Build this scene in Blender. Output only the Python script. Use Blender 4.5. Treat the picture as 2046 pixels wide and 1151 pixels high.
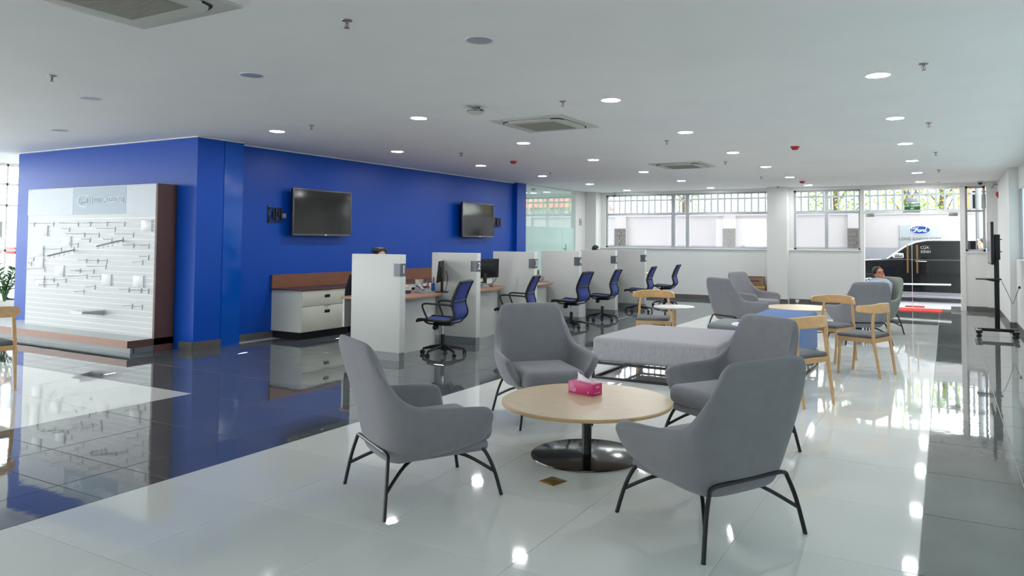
import bpy, bmesh, math, random
from mathutils import Vector, Matrix
random.seed(7)
PI = math.pi
S = bpy.context.scene
C = S.collection
for o in list(bpy.data.objects):
    bpy.data.objects.remove(o)

# ------------------------------------------------------------------ camera
yaw, pitch, roll = -0.498394, 0.0387037, 0.0072496
fw = Vector((math.sin(yaw)*math.cos(pitch), math.cos(yaw)*math.cos(pitch), math.sin(pitch)))
rt = Vector((math.cos(yaw), -math.sin(yaw), 0)); up = rt.cross(fw)
r2 = rt*math.cos(roll) + up*math.sin(roll); u2 = -rt*math.sin(roll) + up*math.cos(roll)
cam = bpy.data.cameras.new('camera'); camo = bpy.data.objects.new('camera', cam); C.objects.link(camo)
camo.matrix_world = Matrix(((r2.x, u2.x, -fw.x, 0), (r2.y, u2.y, -fw.y, 0), (r2.z, u2.z, -fw.z, 1.5), (0, 0, 0, 1)))
cam.sensor_fit = 'HORIZONTAL'; cam.sensor_width = 36
cam.lens = 1457.787/2046*36
cam.shift_x = (1023-1095)/2046; cam.shift_y = -(575.5-425.31)/2046
cam.clip_end = 200
S.camera = camo

# ------------------------------------------------------------------ light of the place
W = bpy.data.worlds.new('world'); S.world = W; W.use_nodes = True
bg = W.node_tree.nodes['Background']
bg.inputs[0].default_value = (0.97, 0.985, 1.0, 1); bg.inputs[1].default_value = 5.5
LAMP = 160.0
S.view_settings.view_transform = 'Standard'
S.view_settings.look = 'None'
S.view_settings.exposure = 0.48
S.view_settings.gamma = 1
S.view_settings.use_curve_mapping = False
try:
    S.cycles.max_bounces = 10; S.cycles.transparent_max_bounces = 16
    S.cycles.sample_clamp_indirect = 6
except Exception:
    pass

# ------------------------------------------------------------------ materials
def lin(c):
    if isinstance(c, str):
        c = [int(c[i:i+2], 16)/255 for i in (0, 2, 4)]
        c = [x/12.92 if x <= 0.04045 else ((x+0.055)/1.055)**2.4 for x in c]
    return (c[0], c[1], c[2], 1)
MATS = {}
def mat(name, col, rough=0.5, metal=0.0, spec=0.5, var=0.06, scale=6.0, bump=0.0, bscale=60.0, coat=0.0, stretch=None, emit=None, estr=0.0, ior=1.5, sheen=0.0, rnd=0.0):
    if name in MATS: return MATS[name]
    m = bpy.data.materials.new(name); m.use_nodes = True
    nt = m.node_tree; N = nt.nodes; L = nt.links
    b = N['Principled BSDF']; c = lin(col)
    b.inputs['Roughness'].default_value = rough; b.inputs['Metallic'].default_value = metal
    b.inputs['Specular IOR Level'].default_value = spec; b.inputs['IOR'].default_value = ior
    b.inputs['Coat Weight'].default_value = coat; b.inputs['Coat Roughness'].default_value = 0.04
    b.inputs['Sheen Weight'].default_value = sheen
    tc = N.new('ShaderNodeTexCoord'); mp = N.new('ShaderNodeMapping')
    L.new(tc.outputs['Object'], mp.inputs[0])
    if stretch: mp.inputs['Scale'].default_value = stretch
    nz = N.new('ShaderNodeTexNoise'); nz.inputs['Scale'].default_value = scale; nz.inputs['Detail'].default_value = 5
    L.new(mp.outputs[0], nz.inputs['Vector'])
    rmp = N.new('ShaderNodeMapRange'); rmp.inputs[1].default_value = 0.25; rmp.inputs[2].default_value = 0.75
    rmp.inputs[3].default_value = 1-var; rmp.inputs[4].default_value = 1+var
    L.new(nz.outputs['Fac'], rmp.inputs[0])
    mul = N.new('ShaderNodeVectorMath'); mul.operation = 'SCALE'; mul.inputs[0].default_value = c[:3]
    fac = rmp.outputs[0]
    if rnd:
        oi = N.new('ShaderNodeObjectInfo'); r3 = N.new('ShaderNodeMapRange'); r3.inputs[3].default_value = 1-rnd; r3.inputs[4].default_value = 1+rnd
        L.new(oi.outputs['Random'], r3.inputs[0])
        mm = N.new('ShaderNodeMath'); mm.operation = 'MULTIPLY'; L.new(r3.outputs[0], mm.inputs[0]); L.new(fac, mm.inputs[1]); fac = mm.outputs[0]
    L.new(fac, mul.inputs['Scale']); L.new(mul.outputs[0], b.inputs['Base Color'])
    if bump:
        n2 = N.new('ShaderNodeTexNoise'); n2.inputs['Scale'].default_value = bscale; n2.inputs['Detail'].default_value = 3
        L.new(mp.outputs[0], n2.inputs['Vector'])
        bp = N.new('ShaderNodeBump'); bp.inputs['Strength'].default_value = bump; bp.inputs['Distance'].default_value = 0.02
        L.new(n2.outputs['Fac'], bp.inputs['Height']); L.new(bp.outputs[0], b.inputs['Normal'])
    if emit:
        b.inputs['Emission Color'].default_value = lin(emit); b.inputs['Emission Strength'].default_value = estr
    MATS[name] = m; return m
def glass(name, tint=(0.95, 0.98, 0.97), refl=0.09, frost=0.0, fcol=(0.75, 0.85, 0.82)):
    m = bpy.data.materials.new(name); m.use_nodes = True
    nt = m.node_tree; N = nt.nodes; L = nt.links; N.remove(N['Principled BSDF'])
    out = N['Material Output']; tr = N.new('ShaderNodeBsdfTransparent'); tr.inputs[0].default_value = (*tint, 1)
    gl = N.new('ShaderNodeBsdfGlossy'); gl.inputs['Roughness'].default_value = 0.0
    fr = N.new('ShaderNodeFresnel'); fr.inputs[0].default_value = 1.5
    mx = N.new('ShaderNodeMixShader'); base = tr.outputs[0]
    if frost:
        df = N.new('ShaderNodeBsdfDiffuse'); df.inputs[0].default_value = (*fcol, 1)
        tl = N.new('ShaderNodeBsdfTranslucent'); tl.inputs[0].default_value = (*fcol, 1)
        ad = N.new('ShaderNodeMixShader'); ad.inputs[0].default_value = 0.5; L.new(df.outputs[0], ad.inputs[1]); L.new(tl.outputs[0], ad.inputs[2])
        m2 = N.new('ShaderNodeMixShader'); m2.inputs[0].default_value = frost; L.new(base, m2.inputs[1]); L.new(ad.outputs[0], m2.inputs[2]); base = m2.outputs[0]
    geo = N.new('ShaderNodeMath'); geo.operation = 'MULTIPLY'; geo.inputs[1].default_value = 0.5
    L.new(fr.outputs[0], geo.inputs[0]); L.new(geo.outputs[0], mx.inputs[0])
    L.new(base, mx.inputs[1]); L.new(gl.outputs[0], mx.inputs[2]); L.new(mx.outputs[0], out.inputs[0])
    MATS[name] = m; return m
def emis(name, col, st):
    m = bpy.data.materials.new(name); m.use_nodes = True; N = m.node_tree.nodes
    N.remove(N['Principled BSDF']); e = N.new('ShaderNodeEmission'); e.inputs[0].default_value = lin(col); e.inputs[1].default_value = st
    m.node_tree.links.new(e.outputs[0], N['Material Output'].inputs[0]); MATS[name] = m; return m

M_ceil = mat('ceiling_paint', 'f3f3f1', 0.7, var=0.02, scale=1.5)
M_white = mat('white_paint', 'dcdedb', 0.6, var=0.015, scale=2)
M_blue = mat('blue_paint', '0348ac', 0.38, var=0.05, scale=0.9, bump=0.01, bscale=30, spec=0.28)
M_bluegloss = mat('blue_gloss_panel', '0850b2', 0.12, var=0.03, scale=1)
M_trim = mat('trim_white', 'e2e3e1', 0.5, var=0.02)
M_base = mat('grey_stone_skirting', '5f5d5a', 0.25, var=0.14, scale=9)
M_grout = mat('grout', 'b4b8b8', 0.6, var=0.05)
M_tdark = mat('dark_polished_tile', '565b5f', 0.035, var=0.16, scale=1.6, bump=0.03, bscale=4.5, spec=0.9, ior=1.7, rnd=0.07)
M_twhite = mat('white_polished_tile', 'dde0dc', 0.04, var=0.03, scale=1.1, bump=0.022, bscale=4.5, spec=0.6, ior=1.5, rnd=0.015)
M_tmid = mat('grey_polished_tile', '6c716f', 0.035, var=0.12, scale=2.2, bump=0.028, bscale=4.5, spec=0.8, ior=1.6, rnd=0.05)
M_fab = mat('grey_felt', '808086', 0.95, var=0.05, scale=14, bump=0.12, bscale=420, sheen=0.25, spec=0.2)
M_fab2 = mat('grey_green_felt', '82877f', 0.95, var=0.05, scale=14, bump=0.12, bscale=420, sheen=0.25, spec=0.2)
M_ott = mat('light_grey_weave', '9d9ca0', 0.95, var=0.16, scale=90, stretch=(1, 1, 0.25), bump=0.2, bscale=300, spec=0.2, sheen=0.2)
M_ott2 = mat('mid_grey_upholstery', '83898a', 0.9, var=0.05, scale=40, bump=0.1, bscale=300, spec=0.2)
M_bluefab = mat('blue_upholstery', '36629f', 0.9, var=0.07, scale=60, bump=0.12, bscale=300, spec=0.2, sheen=0.2)
M_black = mat('black_metal', '14151a', 0.38, var=0.05, spec=0.4)
M_blackgloss = mat('black_gloss_plate', '111417', 0.12, var=0.05, spec=0.6)
M_blackpl = mat('black_plastic', '17181c', 0.45, var=0.08, spec=0.4)
M_maple = mat('pale_maple', 'c9b28f', 0.32, var=0.1, scale=7, stretch=(1, 7, 1))
M_mapleedge = mat('maple_edge', 'c9a877', 0.4, var=0.1, scale=12)
M_ash = mat('ash_wood', 'cfa673', 0.4, var=0.13, scale=9, stretch=(1, 6, 3))
M_pad = mat('grey_seat_pad', '63666a', 0.8, var=0.05, scale=20, bump=0.05, bscale=200)
M_walnut = mat('walnut_laminate', '7d5038', 0.4, var=0.16, scale=8, stretch=(1.2, 0.35, 7))
M_walnutd = mat('walnut_edge', '5d4038', 0.5, var=0.14, scale=10, stretch=(6, 6, 0.6))
M_oakdisp = mat('rosy_oak_laminate', '9c7262', 0.45, var=0.12, scale=7, stretch=(0.5, 6, 5))
M_desktop = mat('tan_laminate', '9f775d', 0.4, var=0.12, scale=8, stretch=(5, 0.6, 1))
M_panel = mat('white_laminate', 'c9ccc7', 0.4, var=0.015, scale=2)
M_cab = mat('cream_laminate', 'd3d5c6', 0.42, var=0.015, scale=2)
M_plinth = mat('grey_plinth', '6d7478', 0.3, var=0.06)
M_blackkick = mat('black_kick', '18191d', 0.4, var=0.06)
M_plate = mat('grey_number_plate', '5d636b', 0.25, var=0.04)
M_num = mat('white_letter', 'f4f2e6', 0.5, var=0.01, emit='f4f2e6', estr=0.0)
M_mesh = mat('blue_mesh', '253a85', 0.75, var=0.12, scale=260, bump=0.1, bscale=500)
M_chrome = mat('chrome', 'c8c8c8', 0.15, metal=1.0, var=0.03)
M_steel = mat('brushed_steel', '9a9a98', 0.35, metal=1.0, var=0.05)
M_screen = mat('black_screen', '16181a', 0.07, var=0.05, spec=0.6)
M_bezel = mat('grey_bezel', '55585a', 0.3, var=0.05, metal=0.3)
M_ins = mat('bright_insert', 'dcdede', 0.3, var=0.01)
M_slat = mat('white_slat', 'bcbfc0', 0.35, var=0.01)
M_head1 = mat('pale_blue_header', 'c0c7cf', 0.4, var=0.02)
M_head2 = mat('blue_grey_header', '97a9b6', 0.4, var=0.02)
M_pale = mat('pale_print', 'f2f6f8', 0.5, var=0.01)
M_wire = mat('zinc_wire', 'babec0', 0.4, metal=0.15, var=0.05)
M_acr = mat('white_card', 'd2d5d6', 0.3, var=0.02)
M_pink = mat('pink_card', 'c8286f', 0.4, var=0.06, scale=8)
M_pinkl = mat('pink_print', 'dd86b0', 0.4, var=0.1, scale=40)
M_tissue = mat('tissue', 'efeaec', 0.9, var=0.04, scale=30)
M_brass = mat('old_brass', '8a6a32', 0.38, metal=0.8, var=0.22, scale=30)
M_ac = mat('cream_plastic', 'c6c7bd', 0.5, var=0.02)
M_acg = mat('grey_grille', '98978c', 0.6, var=0.05, scale=30)
M_dark = mat('dark_slot', '1c1c1c', 0.6)
M_red = mat('red_plastic', 'c0202c', 0.4, var=0.05)
M_redmat = mat('red_mat', 'e2473f', 0.9, var=0.1, scale=40, bump=0.2, bscale=200)
M_darkred = mat('dark_red_mat', '7d2328', 0.95, var=0.25, scale=60)
M_skin = mat('skin', 'b4795a', 0.55, var=0.06, scale=12)
M_skin2 = mat('skin_pale', 'd0a48c', 0.55, var=0.05, scale=12)
M_hair = mat('black_hair', '141216', 0.5, var=0.2, scale=60)
M_hairg = mat('greying_hair', '3b3836', 0.6, var=0.3, scale=60)
M_shirt1 = mat('pale_blue_shirt', 'a7b4c4', 0.85, var=0.07, scale=20)
M_shirt2 = mat('blue_shirt', '7287ab', 0.85, var=0.07, scale=20)
M_shirtw = mat('white_blouse', 'd7d5d5', 0.85, var=0.05, scale=20)
M_trous = mat('dark_trousers', '1c1e26', 0.9, var=0.1)
M_maroon = mat('maroon_padding', '2c1420', 0.6, var=0.1)
M_cloth = mat('black_cloth', '121216', 0.95, var=0.15, scale=30)
M_yard = mat('yard_render', 'c2bbbc', 0.8, var=0.03, scale=0.8)
M_dado = mat('yard_grey_band', 'a09ea6', 0.8, var=0.05, scale=2)
M_brick = mat('grey_brick', '6a6461', 0.9, var=0.2, scale=18, bump=0.3, bscale=40)
M_fence = mat('white_fence', '8f9596', 0.6, var=0.04)
M_pave = mat('yard_paving', '98949c', 0.5, var=0.08, scale=5)
M_car = mat('black_car_paint', '06070d', 0.3, var=0.05, spec=0.18)
M_carg = mat('dark_car_glass', '06070b', 0.12, var=0.02, spec=0.15)
M_carw = mat('white_car_paint', 'f0f0f0', 0.2, var=0.01, coat=0.6)
M_tyre = mat('tyre', '131313', 0.8, var=0.1)
M_sign = mat('grey_sign', 'a9acb0', 0.5, var=0.02)
M_dkgrey = mat('dark_grey_letter', '66696c', 0.5)
M_emb = mat('emblem_blue', '0c3f8f', 0.3, var=0.05)
M_green = mat('green_sign', '14532f', 0.4, var=0.05, emit='1c7a42', estr=0.02)
M_leaf = mat('leaf', '8fae4a', 0.6, var=0.3, scale=3, rnd=0.2)
M_leafd = mat('dark_leaf', '3b6b35', 0.4, var=0.25, scale=12)
M_bark = mat('bark', '6a5848', 0.9, var=0.2)
M_terra = mat('orange_render', 'd58a5c', 0.8, var=0.06)
M_roof = mat('red_tile_roof', 'b9665a', 0.8, var=0.12, scale=20)
M_gold = mat('golden_wood', '9a7434', 0.4, var=0.15, scale=20)
M_lampw = mat('white_lamp_ring', 'dfe0df', 0.5)
M_off = mat('unlit_diffuser', 'a9aeb4', 0.3, var=0.01)
M_lit = emis('lit_diffuser', 'fdfdff', LAMP)
M_card1 = mat('brown_carton', '8c6f5c', 0.8, var=0.08)
M_yellow = mat('yellow_tape', 'b09a3a', 0.5, var=0.06)
M_pot = mat('white_pot', 'e4e4e2', 0.4)
M_keys = mat('dark_blue_tray', '222b3a', 0.5)
M_phone = mat('grey_phone', '8d9194', 0.4, var=0.1, scale=40)
G_win = glass('window_glass'); G_green = glass('greenish_glass', (0.86, 0.94, 0.91), frost=0.16, fcol=(0.62, 0.74, 0.70))
G_frost = glass('frosted_film_glass', (0.82, 0.93, 0.90), frost=0.62, fcol=(0.62, 0.76, 0.72))
G_right = glass('bluish_frosted_glass', (0.85, 0.92, 0.93), frost=0.96, fcol=(0.70, 0.79, 0.81))

# ------------------------------------------------------------------ mesh tools
class MB:
    def __init__(s): s.bm = bmesh.new()
    def box(s, x0, x1, y0, y1, z0, z1, bev=0, seg=2, M=None):
        r = bmesh.ops.create_cube(s.bm, size=1); vs = r['verts']
        for v in vs:
            v.co = Vector(((x0+x1)/2 + v.co.x*(x1-x0), (y0+y1)/2 + v.co.y*(y1-y0), (z0+z1)/2 + v.co.z*(z1-z0)))
        if M is not None:
            for v in vs: v.co = M @ v.co
        if bev:
            es = list({e for v in vs for e in v.link_edges})
            bmesh.ops.bevel(s.bm, geom=es, offset=bev, segments=seg, profile=0.5, affect='EDGES')
        return s
    def cyl(s, a, b, r, rb=None, n=14):
        a = Vector(a); b = Vector(b); rb = r if rb is None else rb
        return s.tube([a, b], [r, rb], n)
    def tube(s, pts, r, n=8, closed=False, cap=True, flat=None):
        pts = [Vector(p) for p in pts]; k = len(pts)
        rs = r if isinstance(r, (list, tuple)) else [r]*k
        rings = []; nrm = None
        for i, p in enumerate(pts):
            t = (pts[min(i+1, k-1)] - pts[max(i-1, 0)]).normalized()
            if nrm is None:
                a = Vector((0, 0, 1)) if abs(t.z) < 0.9 else Vector((1, 0, 0))
                nrm = t.cross(a).normalized()
            else:
                nrm = (nrm - t*nrm.dot(t)).normalized()
            bn = t.cross(nrm)
            f = flat or 1
            rings.append([s.bm.verts.new(p + (nrm*math.cos(2*PI*j/n) + bn*math.sin(2*PI*j/n)*f)*rs[i]) for j in range(n)])
        for i in range(k-1):
            for j in range(n):
                s.bm.faces.new((rings[i][j], rings[i][(j+1) % n], rings[i+1][(j+1) % n], rings[i+1][j]))
        if cap:
            s.bm.faces.new(rings[0][::-1]); s.bm.faces.new(rings[-1])
        return s
    def lathe(s, prof, n=32, c=(0, 0, 0), M=None):
        c = Vector(c); rings = []
        for r, z in prof:
            if r < 1e-5: rings.append([s.bm.verts.new(c + Vector((0, 0, z)))])
            else: rings.append([s.bm.verts.new(c + Vector((r*math.cos(2*PI*j/n), r*math.sin(2*PI*j/n), z))) for j in range(n)])
        for a, b in zip(rings, rings[1:]):
            for j in range(n):
                q = [a[j % len(a)], a[(j+1) % len(a)], b[(j+1) % len(b)], b[j % len(b)]]
                q2 = []
                for v in q:
                    if v not in q2: q2.append(v)
                if len(q2) > 2: s.bm.faces.new(q2)
        if M is not None:
            for rg in rings:
                for v in rg: v.co = M @ v.co
        return s
    def prism(s, poly, h0, h1, f=lambda x, y, h: (x, y, h), bev=0):
        a = [s.bm.verts.new(f(x, y, h0)) for x, y in poly]; b = [s.bm.verts.new(f(x, y, h1)) for x, y in poly]
        n = len(poly); fs = [s.bm.faces.new(a[::-1]), s.bm.faces.new(b)]
        for i in range(n): fs.append(s.bm.faces.new((a[i], a[(i+1) % n], b[(i+1) % n], b[i])))
        bmesh.ops.recalc_face_normals(s.bm, faces=fs)
        if bev:
            es = list({e for e in fs[0].edges} | {e for e in fs[1].edges})
            bmesh.ops.bevel(s.bm, geom=es, offset=bev, segments=2, profile=0.5, affect='EDGES')
        return s
    def grid(s, rows, close=False):
        vs = [[s.bm.verts.new(p) for p in r] for r in rows]
        for a, b in zip(vs, vs[1:]):
            for j in range(len(a)-1): s.bm.faces.new((a[j], a[j+1], b[j+1], b[j]))
        return s
    def sph(s, c, r, sc=(1, 1, 1), u=16, v=10, M=None):
        T = Matrix.Translation(c) @ (M or Matrix()) @ Matrix.Diagonal((r*sc[0], r*sc[1], r*sc[2], 1))
        bmesh.ops.create_uvsphere(s.bm, u_segments=u, v_segments=v, radius=1, matrix=T); return s
    def caps(s, a, b, ra, rb, n=12):
        a = Vector(a); b = Vector(b); s.sph(a, ra, u=n, v=8); s.sph(b, rb, u=n, v=8)
        if (b-a).length > 1e-4: s.tube([a, b], [ra, rb], n)
        return s
    def mesh(s, name, m, smooth=40):
        me = bpy.data.meshes.new(name); bmesh.ops.recalc_face_normals(s.bm, faces=s.bm.faces[:])
        s.bm.to_mesh(me); s.bm.free()
        if m: me.materials.append(m)
        if smooth:
            me.polygons.foreach_set('use_smooth', [True]*len(me.polygons)); me.set_sharp_from_angle(angle=math.radians(smooth))
        return me
    def build(s, name, m, parent=None, loc=None, smooth=40, rz=0):
        return put(name, s.mesh(name, m, smooth), parent, loc, rz)
def put(name, me, parent=None, loc=None, rz=0):
    o = bpy.data.objects.new(name, me); C.objects.link(o)
    if parent: o.parent = parent
    if loc: o.location = loc
    if rz: o.rotation_euler.z = rz
    return o
def tag(o, label, cat, group=None):
    o['label'] = label; o['category'] = cat
    if group: o['group'] = group
    return o
def thing(name, label, cat, loc=(0, 0, 0), rz=0, group=None):
    o = bpy.data.objects.new(name, None); C.objects.link(o); o.location = loc; o.rotation_euler.z = rz
    o.empty_display_size = 0.1
    return tag(o, label, cat, group)
def struct(o): o['kind'] = 'structure'; return o
KIDS = {}
def dup(root, loc, rz, label, group=None, skip=()):
    r = root.copy(); C.objects.link(r); r.location = loc; r.rotation_euler.z = rz; r['label'] = label
    if group: r['group'] = group
    kids = [o for o in C.objects if o.parent == root] if root not in KIDS else KIDS[root]
    KIDS[root] = kids
    for ch in kids:
        if ch.name.split('.')[0] in skip: continue
        c = ch.copy(); C.objects.link(c); c.parent = r
        if ch not in KIDS: KIDS[ch] = [o for o in C.objects if o.parent == ch]
        for g in KIDS[ch]:
            d = g.copy(); C.objects.link(d); d.parent = c
    return r
def subsurf(o, lv=2):
    md = o.modifiers.new('sub', 'SUBSURF'); md.levels = lv; md.render_levels = lv; return o
def cat_pts(pts, k=6):
    P = [Vector(p) for p in pts]; out = []
    for i in range(len(P)-1):
        p0, p1, p2, p3 = P[max(i-1, 0)], P[i], P[i+1], P[min(i+2, len(P)-1)]
        for j in range(k):
            t = j/k
            out.append(0.5*((2*p1) + (p2-p0)*t + (2*p0-5*p1+4*p2-p3)*t*t + (3*p1-p0-3*p2+p3)*t**3))
    out.append(P[-1]); return out
def text(body, size, m, parent, loc, rot, name='lettering', ext=0.002, align='CENTER', shear=0, sx=1):
    cu = bpy.data.curves.new(name, 'FONT'); cu.body = body; cu.size = size; cu.extrude = ext; cu.align_x = align; cu.align_y = 'CENTER'; cu.shear = shear
    cu.materials.append(m); tmp = bpy.data.objects.new(name, cu); C.objects.link(tmp)
    me = bpy.data.meshes.new_from_object(tmp.evaluated_get(bpy.context.evaluated_depsgraph_get()))
    bpy.data.objects.remove(tmp); o = bpy.data.objects.new(name, me); C.objects.link(o)
    o.parent = parent; o.location = loc; o.rotation_euler = rot; o.scale = (sx, 1, 1); return o
def script_word(parent, m, cx, y, cz, w, h, r, name='script_lettering'):
    """flowing script word drawn as strokes in the XZ plane"""
    st = [[(.04, .60), (.02, .72), (.12, .82), (.26, .78), (.40, .86)], [(.28, .78), (.24, .55), (.18, .30), (.08, .16), (.00, .24)], [(.10, .48), (.22, .53), (.36, .52)],
          [(.46, .50), (.38, .44), (.36, .28), (.44, .20), (.52, .28), (.52, .44), (.46, .50), (.58, .46)],
          [(.58, .50), (.61, .44), (.58, .22)], [(.60, .40), (.66, .52), (.73, .48)],
          [(.88, .46), (.80, .50), (.73, .36), (.77, .22), (.86, .26), (.90, .44)], [(1.0, .94), (.94, .70), (.89, .40), (.90, .22), (1.0, .28)]]
    mb = MB()
    for s in st:
        pts = cat_pts([(cx + (a-.5)*w, y, cz + (b-.5)*h) for a, b in s], 4); mb.tube(pts, r, 6)
    return mb.build(name, m, parent)

H = 2.89
# ================================================================== STRUCTURE
# ---- floor: slab with every tile laid on it
floor = struct(MB().box(-15.7, 1.6, -5, 19.2, -0.08, -0.004).build('floor', M_grout, smooth=0))
tcache = {}
def tile_mesh(w, d, m):
    k = (round(w, 3), round(d, 3), m.name)
    if k not in tcache:
        b = bmesh.new(); g = 0.0014 if m.name.startswith('white') else 0.0028; ch = 0.0012; hw, hd = w/2-g, d/2-g
        lo = [b.verts.new((x, y, -0.006)) for x, y in ((-hw, -hd), (hw, -hd), (hw, hd), (-hw, hd))]
        mi = [b.verts.new((x, y, -ch)) for x, y in ((-hw, -hd), (hw, -hd), (hw, hd), (-hw, hd))]
        tp = [b.verts.new((x, y, 0)) for x, y in ((-hw+ch, -hd+ch), (hw-ch, -hd+ch), (hw-ch, hd-ch), (-hw+ch, hd-ch))]
        b.faces.new(tp)
        for A, B in ((lo, mi), (mi, tp)):
            for i in range(4): b.faces.new((A[i], A[(i+1) % 4], B[(i+1) % 4], B[i]))
        me = bpy.data.meshes.new('tile'); b.to_mesh(me); b.free(); me.materials.append(m); tcache[k] = me
    return tcache[k]
T = 0.848
ys_w = [2.92 + T*k for k in range(-4, 15)] + [15.3]
ys_d = sorted([2.92 + T*k for k in range(-4, 20)] + [2.52])
ys_d[-1] = 19.0
ys_d = [y for y in ys_d if y <= 19.0]
ys_d = [y for y in ys_d if abs(y-2.072) > 0.01] + []
if ys_d[-1] < 18.99: ys_d.append(19.0)
tiles = []
def lay(x0, x1, ys, m):
    for a, b in zip(ys, ys[1:]): tiles.append(((x0+x1)/2, (a+b)/2, x1-x0, b-a, m))
xw = [-4.27 + 0.8288*i for i in range(6)]
for a, b in zip(xw, xw[1:]):
    lay(a, b, ys_w, M_twhite)
    lay(a, b, [15.3] + [y for y in ys_d if y > 15.5], M_tmid)
lay(-0.126, 0.41, ys_d, M_tmid); lay(0.41, 1.02, ys_d, M_tmid); lay(1.02, 1.55, ys_d, M_tmid)
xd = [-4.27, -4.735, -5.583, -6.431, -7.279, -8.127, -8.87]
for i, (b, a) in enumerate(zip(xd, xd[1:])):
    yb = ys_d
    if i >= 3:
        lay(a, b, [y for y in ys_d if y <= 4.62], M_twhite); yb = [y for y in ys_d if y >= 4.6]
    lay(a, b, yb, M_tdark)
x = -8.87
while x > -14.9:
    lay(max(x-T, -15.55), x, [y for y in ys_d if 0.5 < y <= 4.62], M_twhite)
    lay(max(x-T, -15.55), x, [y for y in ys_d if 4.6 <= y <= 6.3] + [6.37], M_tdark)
    x -= T
tiles = [t for t in tiles if t[3] > 0.03]
far = [t for t in tiles if t[1] > 14.2 or t[1] < 1.2 or t[0] < -14.0 or t[0] > 1.02]
near = [t for t in tiles if t not in far]
near.sort(key=lambda t: t[0]**2 + t[1]**2)
far += near[295:]; near = near[:295]
for (cx, cy, w, d, m) in near:
    put('tile', tile_mesh(w, d, m), floor, (cx, cy, 0))
for m in (M_twhite, M_tdark, M_tmid):
    mb = MB()
    for (cx, cy, w, d, mm) in far:
        if mm is m: mb.box(cx-w/2+.002, cx+w/2-.002, cy-d/2+.002, cy+d/2-.002, -0.006, 0)
    if len(mb.bm.verts):
        o = mb.build('far_tiles', m, floor, smooth=0); o['kind'] = 'stuff'
M_showfl = M_twhite
struct(MB().box(-15.7, -9.07, 6.5, 15.2, -0.004, -0.001).build('floor_showroom', M_twhite, smooth=0))
struct(MB().box(-13.4, -8.9, 15.36, 19.0, -0.003, 0).build('floor_office', M_tdark, smooth=0))
# ---- ceiling
struct(MB().box(-15.7, 1.6, -5, 19.25, H, H+0.2).build('ceiling', M_ceil, smooth=0))
struct(MB().box(-15.7, 1.6, 19.0, 19.25, H+.2, 14).box(-15.7, 1.6, -5, -4.7, H+.2, 14).box(1.3, 1.6, -5, 19.25, H+.2, 14).box(-15.7, 1.6, -5, 19.25, 14, 14.2).box(-15.7, -15.4, -5, 19.25, H+.2, 14).build('light_block_upper', M_plinth, smooth=0))  # unseen upper storeys, added to shade the yard from the sky
struct(MB().box(-9.0, 1.6, -5, -4.8, 0, H).build('light_block_behind', M_white, smooth=0))  # out of view, added to keep daylight from entering behind the camera
# ---- blue walls
struct(MB().box(-13.42, -8.87, 6.37, 6.5, 0, H).build('wall_front', M_blue, smooth=0))
struct(MB().box(-9.25, -9.07, 6.5, 15.35, 0, H).build('wall_left', M_blue, smooth=0))
struct(MB().box(-9.07, -8.87, 6.5, 6.79, 0, H).build('pillar_corner', M_blue, smooth=0))
struct(MB().box(-9.07, -8.862, 6.79, 7.10, 0, H).build('panel_blue', M_bluegloss, smooth=0))
struct(MB().box(-9.08, -8.965, 14.93, 15.35, 0, H).build('pillar_blue', M_blue, smooth=0))
struct(MB().box(-13.42, -13.25, 6.5, 15.35, 0, H).build('light_block_side', M_white, smooth=0))  # unseen wall added to close the void behind against light leaks
struct(MB().box(-13.25, -9.25, 15.2, 15.35, 0, H).build('wall_inner', M_white, smooth=0))
tr = MB()
tr.box(-13.42, -8.85, 6.35, 6.37, H-.018, H-.002).box(-8.87, -8.85, 6.37, 7.1, H-.018, H-.002).box(-9.07, -9.05, 7.1, 14.93, H-.018, H-.002).box(-9.0, -8.97, 15.35, 18.1, H-.03, H-.002)
struct(tr.build('trim_1', M_trim, smooth=0))
bs = MB(); bs.box(-9.15, -8.858, 6.355, 6.37, 0, .11).box(-8.87, -8.856, 6.355, 6.79, 0, .11)
struct(bs.build('baseboard_front', M_base, smooth=0))
struct(MB().box(-9.07, -9.055, 7.1, 14.93, 0, .10).build('baseboard_left', M_base, smooth=0))
# ---- glass office front
gw = struct(MB().box(-9.005, -8.993, 15.36, 17.28, 0.01, 1.86).build('window_4', G_frost, smooth=0))
o = MB().box(-9.005, -8.993, 15.36, 17.28, 1.86, H-.02).build('pane', G_green, gw, smooth=0)
gd = struct(MB().box(-9.005, -8.993, 17.30, 18.03, 0.01, 1.86).build('door_2', G_frost, smooth=0))
MB().box(-9.005, -8.993, 17.30, 18.03, 1.86, H-.02).build('pane', G_green, gd, smooth=0)
MB().cyl((-8.93, 17.42, 1.0), (-8.93, 17.42, 1.42), .014).cyl((-8.995, 17.42, 1.3), (-8.93, 17.42, 1.3), .01).cyl((-8.995, 17.42, 1.1), (-8.93, 17.42, 1.1), .01).build('door_handle', M_steel, gd)
struct(MB().box(-9.1, -8.96, 18.05, 19.2, 0, H).build('wall_office', M_white, smooth=0))
t = tag(MB().box(-8.965, -8.95, 18.28, 18.44, 1.94, 2.14, .004).build('plaque', M_sign), 'small grey plaque on the white wall beside the glass office door', 'sign')
text('WC', .07, M_dkgrey, t, (-8.949, 18.36, 2.04), (PI/2, 0, PI/2), ext=.001)
struct(MB().box(-8.96, -8.62, 18.66, 19.2, 0, H).build('pillar_back', M_white, smooth=0))
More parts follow.
